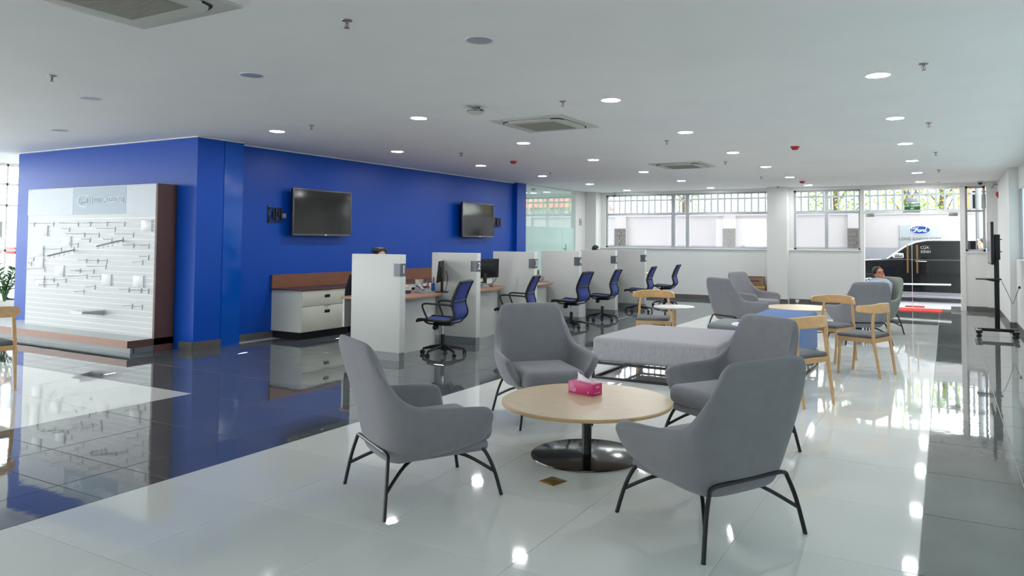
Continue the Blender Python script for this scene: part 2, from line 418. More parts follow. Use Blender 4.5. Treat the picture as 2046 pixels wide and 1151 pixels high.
# ---- back wall with windows
Y0 = 19.0
def wbox(n, x0, x1, z0, z1, m=M_white): return struct(MB().box(x0, x1, Y0, Y0+.2, z0, z1).build(n, m, smooth=0))
wbox('wall_back', -13.4, -9.1, 0, 1.31); wbox('wall_back_low', -8.62, -3.9, 0, 1.31); wbox('wall_back_mid', -3.9, -1.785, 0, 1.31); wbox('wall_back_end', .40, .82, 0, 1.31)
wbox('wall_back_lintel', -13.4, 1.3, 2.81, H)
struct(MB().box(-13.4, -8.55, Y0, Y0+.2, 0, .01).build('floor_sill', M_white, smooth=0))
struct(MB().box(-3.93, -3.44, 18.72, 19.2, 0, H).build('pillar_middle', M_white, smooth=0))
struct(MB().box(-3.44, -3.33, Y0+.02, Y0+.2, 1.31, 2.81).build('trim_2', M_trim, smooth=0))
struct(MB().box(.82, 1.02, 18.85, 19.2, 0, H).build('pillar_right', M_white, smooth=0))
struct(MB().box(-8.62, -8.48, Y0+.02, Y0+.2, 1.31, 2.81).build('trim_3', M_trim, smooth=0))
for i, (a, b) in enumerate(((-8.62, -3.93), (-3.44, -1.74), (.36, .82))):
    struct(MB().box(a, b, Y0-.03, Y0+.2, 1.31, 1.335, .005).build('trim_%d' % (4+i), M_trim, smooth=0))
    struct(MB().box(a, b, Y0-.015, Y0, 0, .105).build('baseboard_back', M_base, smooth=0))
struct(MB().box(-3.945, -3.425, 18.705, 18.72, 0, .105).build('baseboard_pillar', M_base, smooth=0))
struct(MB().box(.81, 1.02, 18.835, 18.85, 0, .105).build('baseboard_end', M_base, smooth=0))
def window(n, x0, x1, z0, z1, mull, trans):
    f = MB(); y0, y1 = Y0+.05, Y0+.12
    f.box(x0, x0+.05, y0, y1, z0, z1).box(x1-.05, x1, y0, y1, z0, z1).box(x0, x1, y0, y1, z0, z0+.045).box(x0, x1, y0, y1, z1-.045, z1)
    w = struct(f.build(n, M_sign, smooth=0))
    for m_, ww in mull: MB().box(m_-ww/2, m_+ww/2, y0-.01, y1+.02, z0+.045, z1-.045, .006).build('mullion', M_sign, w, smooth=0)
    MB().box(x0+.05, x1-.05, y0, y1, trans-.022, trans+.022).build('transom', M_sign, w, smooth=0)
    xs = [x0+.05] + [m_ for m_, _ in mull] + [x1-.05]
    for a, b in zip(xs, xs[1:]):
        for c, d in ((z0+.045, trans-.022), (trans+.022, z1-.045)):
            MB().box(a+.002, b-.002, Y0+.082, Y0+.09, c, d).build('pane', G_win, w, smooth=0)
    return w
window('window_1', -8.48, -3.93, 1.335, 2.81, [(-6.49, .10), (-6.09, .09)], 2.26)
window('window_2', -3.33, -1.78, 1.335, 2.81, [(-2.56, .08)], 2.25)
window('window_3', .40, .80, 1.335, 2.81, [(.62, .02)], 2.25)
window('window_5', -13.0, -9.15, 1.335, 2.81, [(-10.4, .06)], 2.26)
# glass entrance
d = MB()
d.box(-1.79, -1.70, Y0-.02, Y0+.14, 0, 2.80).box(.30, .405, Y0-.02, Y0+.14, 0, 2.80).box(-1.70, .30, Y0+.02, Y0+.12, 2.215, 2.275).box(-1.70, .30, Y0+.02, Y0+.12, 2.77, 2.81)
door = struct(d.build('door_1', M_trim, smooth=0))
MB().box(-1.70, .30, Y0+.066, Y0+.074, 2.275, 2.77).build('pane', G_win, door, smooth=0)
for (a, b) in ((-1.695, -.688), (-.680, .295)):
    MB().box(a, b, Y0+.064, Y0+.076, .012, 2.21).build('glass_leaf', G_win, door, smooth=0)
MB().box(-.689, -.679, Y0+.06, Y0+.08, .012, 2.21).build('door_seal', M_trim, door, smooth=0)
for a in (-1.66, .08):
    MB().box(a, a+.18, Y0+.05, Y0+.09, 2.14, 2.21, .004).build('patch_fitting', M_steel, door)
MB().box(.10, .295, Y0+.05, Y0+.09, .012, .085, .004).build('patch_fitting', M_steel, door)
for a in (-.775, -.575):
    MB().box(a-.018, a+.018, Y0-.01, Y0+.03, .82, 1.47, .008).build('pull_handle', M_gold, door)
struct(MB().box(-1.7, .3, Y0+.0, Y0+.16, -.004, .004).build('trim_8', M_steel, smooth=0))
ds = tag(MB().box(-.52, -.30, Y0+.060, Y0+.0635, 1.27, 1.46).build('door_sticker', G_win, smooth=0), 'clear sticker with two lines of white letters on the glass door leaf', 'sticker')
text('CỬA', .085, M_num, ds, (-.42, Y0+.058, 1.41), (PI/2, 0, 0), ext=.001); text('KÍNH', .085, M_num, ds, (-.40, Y0+.058, 1.315), (PI/2, 0, 0), ext=.001)
# ---- right side wall
struct(MB().box(1.02, 1.55, 15.55, 19.2, 0, H).build('wall_right', M_white, smooth=0))
struct(MB().box(1.12, 1.4, -3, 15.55, 0, 1.235).build('wall_right_low', M_white, smooth=0))
struct(MB().box(1.17, 1.4, -3, 15.55, 2.5, H).build('wall_right_upper', M_white, smooth=0))
wr = struct(MB().box(1.22, 1.235, -3, 15.55, 1.235, 2.5).build('window_6', G_right, smooth=0))
for yy in (15.5, 13.0, 10.0, 7.0): MB().box(1.19, 1.26, yy-.03, yy+.03, 1.235, 2.5).build('mullion', M_sign, wr, smooth=0)
struct(MB().box(1.005, 1.02, 15.55, 19.0, 0, .105).box(1.105, 1.12, 4, 15.55, 0, .105).box(1.005, 1.12, 15.535, 15.55, 0, .105).build('baseboard_right', M_base, smooth=0))
# ---- showroom glass facade far left
fc = MB()
for z in (0.03, 1.25, 2.1, 2.5, 2.86): fc.box(-15.65, -15.55, -5, 19.2, z-.02, z+.02)
for y in (0, 2.4, 4.8, 7.2, 9.6, 12, 14.4): fc.box(-15.65, -15.55, y-.015, y+.015, 0, H)
wf = struct(fc.build('window_7', M_trim, smooth=0))
for a, b in zip((-2.4, 0, 2.4, 4.8, 7.2, 9.6, 12), (0, 2.4, 4.8, 7.2, 9.6, 12, 14.4)):
    MB().box(-15.605, -15.595, a+.03, b-.03, .05, H).build('pane', G_win, wf, smooth=0)
# ---- yard
yard = struct(MB().box(-30, 12, 19.2, 24, -.10, -.012).build('ground_yard', M_grout, smooth=0))
n = 0
for i in range(-6, 6):
    for j in range(4):
        put('paving_tile', tile_mesh(.6, .6, M_pave), yard, (-.9+i*.6, 19.55+j*.6, -.005))
mb = MB()
for i in range(-40, 18):
    for j in range(8):
        if -6 <= i < 6 and j < 4: continue
        mb.box(-.9+i*.6-.297, -.9+i*.6+.297, 19.55+j*.6-.297, 19.55+j*.6+.297, -.012, -.005)
o = mb.build('far_paving', M_pave, yard, smooth=0); o['kind'] = 'stuff'
yw = struct(MB().box(-30, 12, 24, 24.2, -.1, 2.40).build('wall_yard', M_yard, smooth=0))
MB().box(-30, 12, 23.985, 24, -.1, 1.38).build('dado_band', M_dado, yw, smooth=0)
MB().box(-30, 12, 23.97, 24.23, 2.36, 2.43, .01).build('coping', M_yard, yw, smooth=0)
for px in (-13.95, -10.1, -6.23, -2.4, 1.45):
    MB().box(px-.20, px+.20, 23.92, 24, -.1, 2.40).build('pier', M_yard, yw, smooth=0)
    if px > -12:
        b = MB()
        for k in range(15):
            z0 = 0.02+k*.13; sh = .10 if k % 2 else -.02
            for a, c in ((-.215, -.005+sh*.6), (.005+sh*.6, .215)):
                b.box(px+a, px+c-.006, 23.885-random.random()*.012, 23.93, z0, z0+.118, .006, 1)
        o = b.build('brick_cladding', M_brick, yw, smooth=0); o['kind'] = 'stuff'
# ground further out
struct(MB().box(-60, 40, 24.2, 60, -.1, -.02).build('ground_street', M_pave, smooth=0))
struct(MB().box(-60, -15.7, -5, 19.2, -.1, -.03).build('ground_left', M_pave, smooth=0))
struct(MB().box(-60, 30, -30, -5, -.1, -.03).build('ground_front', M_pave, smooth=0))
# fence on the yard wall
fe = thing('picket_fence', 'white upright picket fence with two rails along the top of the yard wall', 'fence', (0, 24.1, 2.43))
pk = MB().box(-.030, .030, -.015, .015, 0, 1.0, .003, 1).mesh('picket', M_fence, 0)
nx = 0; xx = -16.2
while xx < 2.6:
    put('picket', pk, fe, (xx, 0, 0)); xx += .222
for z in (.06, .52): MB().box(-16.5, 2.8, .012, .045, z-.03, z+.03).build('rail', M_fence, fe, smooth=0)
# ================================================================== FURNITURE
# ---- lounge armchair
def half():
    return [((0, -.285, .245), (0, -.35, .58), (0, -.455, .945)), ((.14, -.282, .245), (.17, -.346, .58), (.18, -.453, .945)),
            ((.195, -.27, .247), (.26, -.335, .58), (.255, -.447, .938)), ((.222, -.25, .25), (.305, -.315, .57), (.285, -.43, .90)),
            ((.238, -.22, .255), (.33, -.28, .52), (.305, -.375, .775)), ((.248, -.18, .26), (.342, -.225, .46), (.325, -.305, .655)),
            ((.255, -.12, .27), (.35, -.15, .43), (.355, -.225, .585)), ((.262, .0, .285), (.358, -.01, .425), (.388, -.06, .570)),
            ((.266, .13, .308), (.358, .14, .43), (.398, .14, .56)), ((.266, .225, .328), (.345, .245, .44), (.390, .235, .548)),
            ((.262, .25, .34), (.335, .268, .44), (.378, .262, .515))]
def make_lounge(label, loc, rz, group, fab):
    t = thing('lounge_chair', label, 'armchair', loc, rz, group)
    h = half(); st = [tuple((-p[0], p[1], p[2]) for p in q) for q in h[:0:-1]] + h
    rows = []
    for fr in (0, .25, .5, .75, 1):
        r = []
        for b, m, tp in st:
            b, m, tp = Vector(b), Vector(m), Vector(tp)
            u = fr; r.append(b*(2*(u-.5)*(u-1)) + m*(-4*u*(u-1)) + tp*(2*u*(u-.5)))
        rows.append(r)
    sh = MB().grid(rows).build('shell', fab, t)
    so = sh.modifiers.new('thick', 'SOLIDIFY'); so.thickness = .06; so.offset = 0 ; so.use_even_offset = False
    subsurf(sh, 2)
    st_ = MB().box(-.25, .25, -.27, .315, .25, .318, .03, 3).build('seat_base', fab, t)
    cu = MB()
    prof = [(-.255, -.27, .305, .40), (-.26, .0, .31, .425), (-.262, .25, .32, .445), (-.255, .385, .33, .435)]
    cu.box(-.262, .262, -.28, .345, .305, .445, .055, 4)
    cu.build('seat_cushion', fab, t)
    R = .0115
    for s in (-1, 1):
        MB().tube(cat_pts([(s*.355, -.37, .0), (s*.315, -.345, .18), (s*.275, -.325, .29), (s*.258, -.322, .315), (s*.22, -.325, .325)], 4), R, 8).build('leg', M_black, t)
        MB().tube(cat_pts([(s*.305, .365, .0), (s*.275, .325, .16), (s*.24, .27, .27), (s*.20, .20, .285)], 4), R, 8).build('leg', M_black, t)
        MB().tube(cat_pts([(s*.325, -.351, .135), (s*.20, -.20, .225), (s*.09, -.06, .245)], 4), R*.9, 8).build('brace', M_black, t)
        MB().tube(cat_pts([(s*.28, .333, .135), (s*.18, .19, .225), (s*.08, .06, .25)], 4), R*.9, 8).build('brace', M_black, t)
    MB().tube([(-.225, -.325, .325), (.225, -.325, .325)], R, 8).build('crossbar', M_black, t)
    return t
def ang(d): return math.radians(d) - PI/2
GL = 'grey lounge armchairs'
LA = make_lounge('grey felt lounge armchair left of the tissue-box table, in side view facing right', (-2.77, 3.55, 0), ang(60.6), GL, M_fab)
LB = dup(LA, (-3.02, 5.49, 0), ang(-44), 'grey felt lounge armchair facing the viewer, behind the coffee table with the pink tissue box')
LC = dup(LA, (-1.15, 3.88, 0), ang(150), 'grey felt lounge armchair nearest the viewer on the right, its whole back turned to us')
LD = dup(LA, (-1.43, 5.40, 0), ang(238), 'grey felt lounge armchair half hidden behind the nearest one, right of the coffee table')
LE = dup(LA, (-2.96, 11.96, 0), ang(58), 'grey felt lounge armchair in side view behind the low ottomans, facing right')
LF = dup(LA, (-3.13, 14.0, 0), ang(-22), 'grey felt lounge armchair against the far white wall, below the brown cartons')
LG = dup(LA, (-1.19, 12.07, 0), ang(121), 'grey felt lounge armchair with its back to us beside the wooden dining chairs')
LH = make_lounge('grey-green lounge armchair that the dozing man in the pale blue shirt sits in', (-1.12, 13.38, 0), ang(230), GL, M_fab2)
# ---- round coffee tables
def coffee(label, loc):
    t = thing('coffee_table', label, 'table', loc, 0, 'round maple coffee tables')
    MB().lathe([(0, .362), (.575, .362), (.595, .372), (.595, .382), (.59, .388), (0, .388)], 64).build('tabletop', M_maple, t)
    MB().lathe([(.572, .360), (.597, .366), (.600, .374), (.598, .383), (.592, .3865)], 64).build('edge_band', M_mapleedge, t)
    MB().lathe([(0, .012), (.028, .012), (.034, .012), (.034, .355), (.10, .357), (.10, .362), (0, .362)], 24).build('column', M_black, t)
    MB().lathe([(0, 0), (.385, 0), (.392, .004), (.39, .010), (.38, .013), (0, .015)], 64).build('base_plate', M_blackgloss, t)
    return t
CT = coffee('round maple coffee table on a black disc base, in front, with a pink tissue box', (-2.23, 4.69, 0))
CT2 = dup(CT, (-2.2, 13.25, 0), .5, 'round maple coffee table among the far armchairs by the entrance')
# ---- tissue box
tb = thing('tissue_box', 'bright pink tissue box with a white tissue pulled out on the maple table', 'tissue box', (-2.33, 4.87, .388), math.radians(-14))
MB().box(-.115, .115, -.055, .055, 0, .085, .003).build('carton', M_pink, tb)
MB().box(-.075, .085, -.03, .03, .084, .0862).build('opening', M_pinkl, tb, smooth=0)
ts = MB(); rows = []
random.seed(3)
for i in range(7):
    u = i/6; r = []
    for j in range(9):
        v = j/8; x_ = -.075+.15*v; z_ = .084+.06*u*(1.15-.75*v) - .008*u*math.sin(9*v)
        r.append((x_-.028*u*u*(1-v)+.008*u*math.sin(7*v+1), .012*math.sin(6*v+2*u)+.02*u*math.cos(3*v)-.01, z_))
    rows.append(r)
o = ts.grid(rows).build('tissue', M_tissue, tb); s_ = o.modifiers.new('t', 'SOLIDIFY'); s_.thickness = .002; subsurf(o, 1)
pr_ = MB()
for (cx_, cz_, rr) in ((-.078, .050, .024), (-.060, .030, .020), (-.090, .028, .014)):
    pr_.lathe([(0, 0), (rr, 0), (rr, .0012), (0, .0012)], 20, M=Matrix.Translation((cx_, -.0555, cz_)) @ Matrix.Rotation(PI/2, 4, 'X'))
pr_.build('flower_print', M_pinkl, tb)
o = text('Soft', .022, M_tissue, tb, (.115+.0008, .0, .062), (PI/2, 0, PI/2), ext=.0005, shear=.2, name='brand_lettering')
MB().box(.1155, .1162, -.035, .03, .018, .021).build('print_line', M_tissue, tb, smooth=0)
text('v', .02, M_pinkl, tb, (.01, -.0558, .064), (PI/2, 0, 0), ext=.0005)
text('2', .026, M_tissue, tb, (.07, -.0558, .02), (PI/2, 0, 0), ext=.0005, shear=.3)
# ---- floor outlet
fo = thing('floor_outlet', 'small square brass floor outlet cover set in the white tiles', 'outlet', (-2.171, 4.074, 0), math.radians(-14))
MB().box(-.062, .062, -.065, .065, 0, .005, .0015).build('cover_plate', M_brass, fo)
MB().box(-.046, .046, -.048, .048, .004, .0065, .001).build('flap', M_brass, fo)
# ---- low bench blocks
def bench(name, label, x0, x1, y0, y1, zt, m, ft=True, cat='bench', zb=.185):
    t = thing(name, label, cat, ((x0+x1)/2, (y0+y1)/2, 0)); w = (x1-x0)/2; d_ = (y1-y0)/2
    MB().box(-w, w, -d_, d_, zb, zt, .045, 4).build('upholstery', m, t)
    f = MB(); q = .0125; e = .01
    for s in (-1, 1):
        fr = MB()
        xx_ = s*(w-e)
        for z in (q, zb-q): fr.box(xx_-q, xx_+q, -d_+e, d_-e, z-q, z+q)
        fr.build('side_rail', M_black, t, smooth=0)
        fr = MB(); yy_ = s*(d_-e)
        for z in (q, zb-q): fr.box(-w+e, w-e, yy_-q, yy_+q, z-q, z+q)
        fr.build('end_rail', M_black, t, smooth=0)
        for s2 in (-1, 1): MB().box(s*(w-e)-q, s*(w-e)+q, s2*(d_-e)-q, s2*(d_-e)+q, 0, zb).build('leg', M_black, t, smooth=0)
    return t
bench('ottoman', 'large low light grey woven ottoman on a black tube frame', -3.43, -2.03, 7.34, 8.80, .452, M_ott, cat='ottoman')
bench('ottoman', 'plain grey low ottoman directly behind the woven one', -2.74, -2.05, 9.36, 10.1, .452, M_ott2, cat='ottoman')
bench('bench', 'tall blue upholstered bench block on a black frame behind the armchair', -2.02, -1.40, 7.98, 9.6, .655, M_bluefab)
# ---- white side tables
def side(label, loc):
    t = thing('side_table', label, 'table', loc, 0, 'small white round side tables')
    MB().lathe([(0, .632), (.22, .632), (.262, .645), (.268, .655), (.262, .66), (0, .66)], 48).build('tabletop', M_panel, t)
    MB().lathe([(.026, .012), (.027, .632)], 20).build('post', M_ash, t)
    MB().lathe([(0, 0), (.17, 0), (.175, .006), (.17, .012), (0, .014)], 40).build('base_plate', M_panel, t)
    return t
ST = side('small white round side table on a wooden post behind the light grey ottoman', (-3.13, 9.22, 0))
ST2 = dup(ST, (-1.70, 7.66, 0), 0, 'small white round side table in front of the blue bench, mostly hidden by an armchair')
# ---- wooden dining chair
def dining(label, loc, rz):
    t = thing('dining_chair', label, 'chair', loc, rz, 'ash dining chairs with grey seats')
    MB().box(-.225, .225, -.20, .225, .435, .475, .018, 3).build('seat', M_pad, t)
    ap = MB(); ap.box(-.21, .21, .185, .21, .385, .437, .004).box(-.21, .21, -.205, -.18, .385, .437, .004).box(-.212, -.19, -.2, .2, .385, .437, .004).box(.19, .212, -.2, .2, .385, .437, .004)
    ap.build('apron', M_ash, t)
    for s in (-1, 1):
        MB().tube(cat_pts([(s*.205, -.262, 0), (s*.208, -.225, .25), (s*.212, -.195, .43), (s*.205, -.185, .60), (s*.195, -.195, .72)], 3), [.0135, .0145, .0155, .0165, .0175, .0185, .019, .0185, .018, .0175, .017, .016, .015], 10).build('leg', M_ash, t)
        MB().tube([(s*.185, .225, 0), (s*.195, .205, .25), (s*.198, .198, .437)], [.0135, .016, .0175], 10).build('leg', M_ash, t)
    arc = cat_pts([(-.285, -.03, .765), (-.268, -.11, .765), (-.20, -.19, .765), (-.10, -.232, .77), (0, -.245, .772), (.10, -.232, .77), (.20, -.19, .765), (.268, -.11, .765), (.285, -.03, .765)], 4)
    rl = MB(); rows_o = []; K = len(arc)
    for i, p in enumerate(arc):
        tg = (arc[min(i+1, K-1)]-arc[max(i-1, 0)]).normalized(); nrm = Vector((tg.y, -tg.x, 0))
        e = min(i, K-1-i)/(K-1)*2; hh = .032+.022*min(1, e*1.6); th = .014
        if i in (0, K-1): hh *= .7; th *= .7
        lean = -.012
        rows_o.append([p+nrm*(th)+Vector((0, 0, -hh)), p+nrm*(th+lean)+Vector((0, 0, hh)), p+nrm*(-th+lean)+Vector((0, 0, hh)), p-nrm*th+Vector((0, 0, -hh))])
    vs = [[rl.bm.verts.new(q) for q in r] for r in rows_o]
    for a, b in zip(vs, vs[1:]):
        for j in range(4): rl.bm.faces.new((a[j], a[(j+1) % 4], b[(j+1) % 4], b[j]))
    rl.bm.faces.new(vs[0][::-1]); rl.bm.faces.new(vs[-1])
    es = [e for e in rl.bm.edges]; bmesh.ops.recalc_face_normals(rl.bm, faces=rl.bm.faces[:])
    o = rl.build('top_rail', M_ash, t, smooth=30)
    bv = o.modifiers.new('b', 'BEVEL'); bv.width = .006; bv.segments = 2; bv.limit_method = 'ANGLE'; bv.angle_limit = .6
    return t
D1 = dining('ash dining chair with grey seat, seen from behind with all four legs in view', (-.83, 9.18, 0), ang(161))
D2 = dup(D1, (-1.31, 10.02, 0), ang(248), 'ash wood dining chair with grey seat facing us, behind the one seen from behind')
D3 = dup(D1, (-1.26, 7.26, 0), ang(150), 'ash wood dining chair with grey seat close behind the two nearest right armchairs')
D4 = dup(D1, (-3.55, 9.58, 0), ang(-74), 'ash wood dining chair with grey seat at the white side table near the desks')
D5 = dup(D1, (-8.32, 3.68, 0), ang(172), 'ash wood dining chair cut off by the left edge, in front of the accessory display')
# ---- reception cubicles
PY = [7.10, 8.78, 10.46, 12.14, 13.82, 15.49]
for i, y in enumerate(PY):
    t = thing('partition_panel', 'white cubicle partition with number plate %d on its front edge' % (i+1), 'partition', (-6.35, y, 0), 0, 'numbered cubicle partitions')
    MB().box(-.40, .405, 0, .105, .10, 1.318, .004).build('board', M_panel, t)
    MB().box(-.395, .40, .004, .101, 0, .10).build('plinth', M_plinth, t, smooth=0)
    p = MB().box(.305, .408, -.005, 0, 1.05, 1.205).box(.405, .4095, -.005, .105, 1.05, 1.205).build('number_plate', M_plate, t, smooth=0)
    text(str(i+1), .145, M_num, p, (.411, .058, 1.127), (PI/2, 0, PI/2), name='number', sx=.95)
struct(MB().box(-6.75, -5.945, 17.17, 17.27, 0, 1.318).build('partition_end', M_panel, smooth=0)) if False else None
DL = ['first', 'second', 'third', 'fourth', 'fifth', 'sixth']
for i, y in enumerate(PY):
    y0 = y+.11; y1 = y0+1.56
    t = thing('desk', 'tan-topped white counter desk in the %s cubicle, behind partition number %d' % (DL[i], i+1), 'desk', (-6.5, y0, 0), 0, 'cubicle counter desks')
    poly = [(-.54, 0), (.29, 0), (.31, .35), (.30, .75), (.25, 1.05), (.15, 1.3), (0, 1.47), (-.2, 1.55), (-.54, 1.555)]
    MB().prism(poly, .718, .75, bev=.004).build('desktop', M_desktop, t)
    fr = [(.16, 0), (.185, .35), (.175, .75), (.125, 1.05), (.02, 1.3), (-.12, 1.5)]
    fb = fr + [(a-.03, b) for a, b in fr[::-1]]
    MB().prism(fb, 0, .718).build('modesty_panel', M_panel, t)
    MB().box(-.53, -.50, .03, 1.5, .35, .718).build('rear_rail', M_panel, t, smooth=0)
# ---- drawer cabinets along the blue wall
ck = []
for i in range(5):
    y0 = 7.82+i*1.04
    lab = ['cream two-drawer cabinet at the left end of the row under the televisions', 'cream two-drawer cabinet second from the left end under the televisions', 'cream two-drawer cabinet third from the left end, behind the second cubicle', 'cream two-drawer cabinet fourth from the left end, behind the third cubicle', 'cream two-drawer cabinet at the right end of the row'][i]
    t = thing('drawer_cabinet', lab, 'cabinet', (-9.06, y0, 0), 0, 'cabinets along the blue wall')
    MB().box(0, .635, .002, 1.038, .11, .728).build('body', M_cab, t, smooth=0)
    MB().box(.02, .60, .02, 1.02, 0, .11).build('plinth', M_blackkick, t, smooth=0)
    for z0, z1 in ((.118, .488), (.496, .722)):
        dr = MB().box(.636, .655, .006, 1.034, z0, z1, .002).build('drawer', M_cab, t)
        MB().box(.6545, .657, .45, .56, z1-.115, z1-.07, .001).box(.6545, .668, .452, .558, z1-.075, z1-.069).build('handle', M_blackpl, dr)
        MB().lathe([(0, 0), (.008, 0), (.008, .004), (0, .005)], 12, M=Matrix.Translation((.655, .51, z1-.036)) @ Matrix.Rotation(PI/2, 4, 'Y')).build('lock', M_steel, dr)
        MB().box(.655, .66, .44, .57, z1-.006, z1, .001).build('finger_pull', M_steel, dr)
t = thing('cabinet_worktop', 'walnut worktop with upright back panels running over the drawer cabinets', 'worktop', (-9.06, 7.80, .728))
MB().box(0, .67, 0, 5.24, 0, .022, .002).build('worktop', M_walnutd, t)
for i in range(5): MB().box(0, .03, i*1.04+.002, (i+1)*1.04+.03*(i == 4), .022, .225).build('back_panel', M_walnut, t, smooth=0)
# ---- blue mesh office chairs
def office(label, loc, rz, group):
    t = thing('office_chair', label, 'chair', loc, rz, group)
    # base
    for k in range(5):
        a = 2*PI*k/5+.3
        c, s = math.cos(a), math.sin(a)
        MB().tube([(c*.03, s*.03, .115), (c*.16, s*.16, .10), (c*.285, s*.285, .072)], [.028, .022, .014], 8).build('base_arm', M_blackpl, t)
        q = MB(); M_ = Matrix.Translation((c*.29, s*.29, .026)) @ Matrix.Rotation(a+1.2, 4, 'Z') @ Matrix.Rotation(PI/2, 4, 'X')
        for dz in (-.02, .006): q.lathe([(0, dz), (.026, dz), (.026, dz+.015), (0, dz+.015)], 16, M=M_)
        q.cyl((c*.285, s*.285, .03), (c*.285, s*.285, .075), .009, n=8)
        q.build('caster', M_blackpl, t)
    MB().cyl((0, 0, .06), (0, 0, .27), .028, .026).build('gas_sleeve', M_blackpl, t)
    MB().cyl((0, 0, .25), (0, 0, .40), .013).build('gas_lift', M_chrome, t)
    MB().box(-.07, .07, -.14, .12, .385, .425, .015).cyl((-.11, .07, .365), (-.05, .07, .365), .032).build('mechanism', M_blackpl, t)
    MB().tube([(.06, -.02, .395), (.17, -.03, .395), (.235, -.03, .40)], [.006, .006, .010], 8).build('lever', M_blackpl, t)
    # side profile of seat + back (local y forward)
    prof = cat_pts([(0, .27, .452), (0, .23, .478), (0, .08, .472), (0, -.10, .463), (0, -.20, .478), (0, -.245, .55), (0, -.225, .64), (0, -.215, .70), (0, -.245, .80), (0, -.29, .90), (0, -.325, .965)], 4)
    for s in (-1, 1):
        pts = [(s*(.225-.02*max(0, (p.z-.6))/.36), p.y, p.z) for p in prof]
        MB().tube(pts, .017, 8, flat=1.25).build('side_frame', M_blackpl, t)
    kb = 17
    MB().grid([[(x_, p.y, p.z+.003-.012*(1-(x_/.22)**2)) for x_ in (-.22, -.11, 0, .11, .22)] for p in prof[:kb]]).build('seat', M_mesh, t).modifiers.new('t', 'SOLIDIFY').thickness = .012
    MB().grid([[(x_*(1-.08*max(0, (p.z-.6))/.36), p.y-.012*(1-(x_/.22)**2), p.z) for x_ in (-.215, -.11, 0, .11, .215)] for p in prof[kb-1:]]).build('backrest', M_mesh, t).modifiers.new('t', 'SOLIDIFY').thickness = .006
    MB().tube([(-.205, -.327, .965), (-.1, -.342, .972), (0, -.345, .974), (.1, -.342, .972), (.205, -.327, .965)], .016, 8).build('top_bar', M_blackpl, t)
    MB().tube([(-.225, .27, .455), (0, .285, .452), (.225, .27, .455)], .016, 8).build('front_bar', M_blackpl, t)
    MB().tube([(-.215, -.235, .72), (0, -.262, .722), (.215, -.235, .72)], .011, 8).build('lumbar_bar', M_blackpl, t)
    for s in (-1, 1):
        MB().tube(cat_pts([(s*.07, .05, .41), (s*.16, .12, .42), (s*.222, .16, .455)], 3), .011, 8).tube(cat_pts([(s*.07, -.10, .41), (s*.16, -.18, .425), (s*.222, -.20, .47)], 3), .011, 8).build('seat_bracket', M_blackpl, t)
        MB().tube(cat_pts([(s*.235, .10, .465), (s*.252, .14, .55), (s*.258, .18, .655), (s*.256, .14, .685), (s*.252, 0, .682), (s*.245, -.15, .675), (s*.235, -.225, .66)], 4), .0125, 8).build('armrest', M_blackpl, t)
    return t
GO = 'blue mesh office chairs at the cubicles'
O1 = office('blue mesh office chair with armrests at the first cubicle, nearest of its row', (-5.80, 7.80, 0), ang(193), GO)
O2 = dup(O1, (-5.78, 9.62, 0), ang(196), 'blue mesh office chair with armrests at the second cubicle, behind a grey armchair')
O3 = dup(O1, (-5.74, 11.42, 0), ang(180), 'armless blue mesh office chair at the third cubicle', skip=('armrest',))
O4 = dup(O1, (-5.76, 12.78, 0), ang(188), 'armless blue mesh office chair at the fourth cubicle', skip=('armrest',))
O5 = dup(O1, (-5.78, 14.75, 0), ang(188), 'armless blue mesh office chair at the fifth cubicle, behind the wooden chair', skip=('armrest',))
O6 = dup(O1, (-5.80, 16.45, 0), ang(188), 'armless blue mesh office chair at the sixth cubicle, farthest of its row', skip=('armrest',))
# ---- staff chairs behind the desks
def staffchair(label, loc, rz, m):
    t = thing('staff_chair', label, 'chair', loc, rz, 'padded staff chairs')
    for k in range(5):
        a = 2*PI*k/5; MB().tube([(0, 0, .11), (math.cos(a)*.28, math.sin(a)*.28, .07)], [.026, .014], 8).sph((math.cos(a)*.28, math.sin(a)*.28, .028), .027).build('base_arm', M_blackpl, t)
    MB().cyl((0, 0, .08), (0, 0, .44), .024).build('gas_lift', M_blackpl, t)
    MB().box(-.24, .24, -.22, .25, .43, .51, .03, 3).build('seat', m, t)
    MB().box(-.24, .24, -.30, -.22, .55, 1.0, .035, 3).build('backrest', m, t)
    MB().box(-.03, .03, -.29, -.25, .42, .62, .01).build('back_bracket', M_blackpl, t)
    return t
SC1 = staffchair('black padded staff chair with a jacket on its back, behind the first cubicle', (-7.20, 8.10, 0), ang(-20), M_cloth)
SC2 = staffchair('dark maroon high-backed staff chair behind the second cubicle', (-7.55, 11.15, 0), ang(-8), M_maroon)
SC5 = staffchair('black padded staff chair behind the fifth cubicle', (-7.35, 14.55, 0), ang(0), M_cloth)
jk = thing('jacket', 'black jacket hanging over the staff chair beside partition number one', 'jacket', (-7.20, 8.10, 0), ang(-20))
b = MB(); rows = []
for i in range(8):
    u = i/7; z_ = 1.03-.55*u
    rows.append([(x_*(1+.1*u), -.315-.02*math.sin(5*x_+3*u)-.02*u, z_-.03*abs(x_)*3*(u < .1)) for x_ in (-.25, -.17, -.08, 0, .08, .17, .25)])
o = b.grid(rows).build('body', M_cloth, jk); sd = o.modifiers.new('s', 'SOLIDIFY'); sd.thickness = .03; sd.offset = -1; subsurf(o, 1)
for s in (-1, 1): MB().tube(cat_pts([(s*.23, -.31, .98), (s*.285, -.31, .80), (s*.29, -.32, .62), (s*.28, -.33, .42)], 4), [.05]*4+[.055]*4+[.05]*5, 10).build('sleeve', M_cloth, jk)
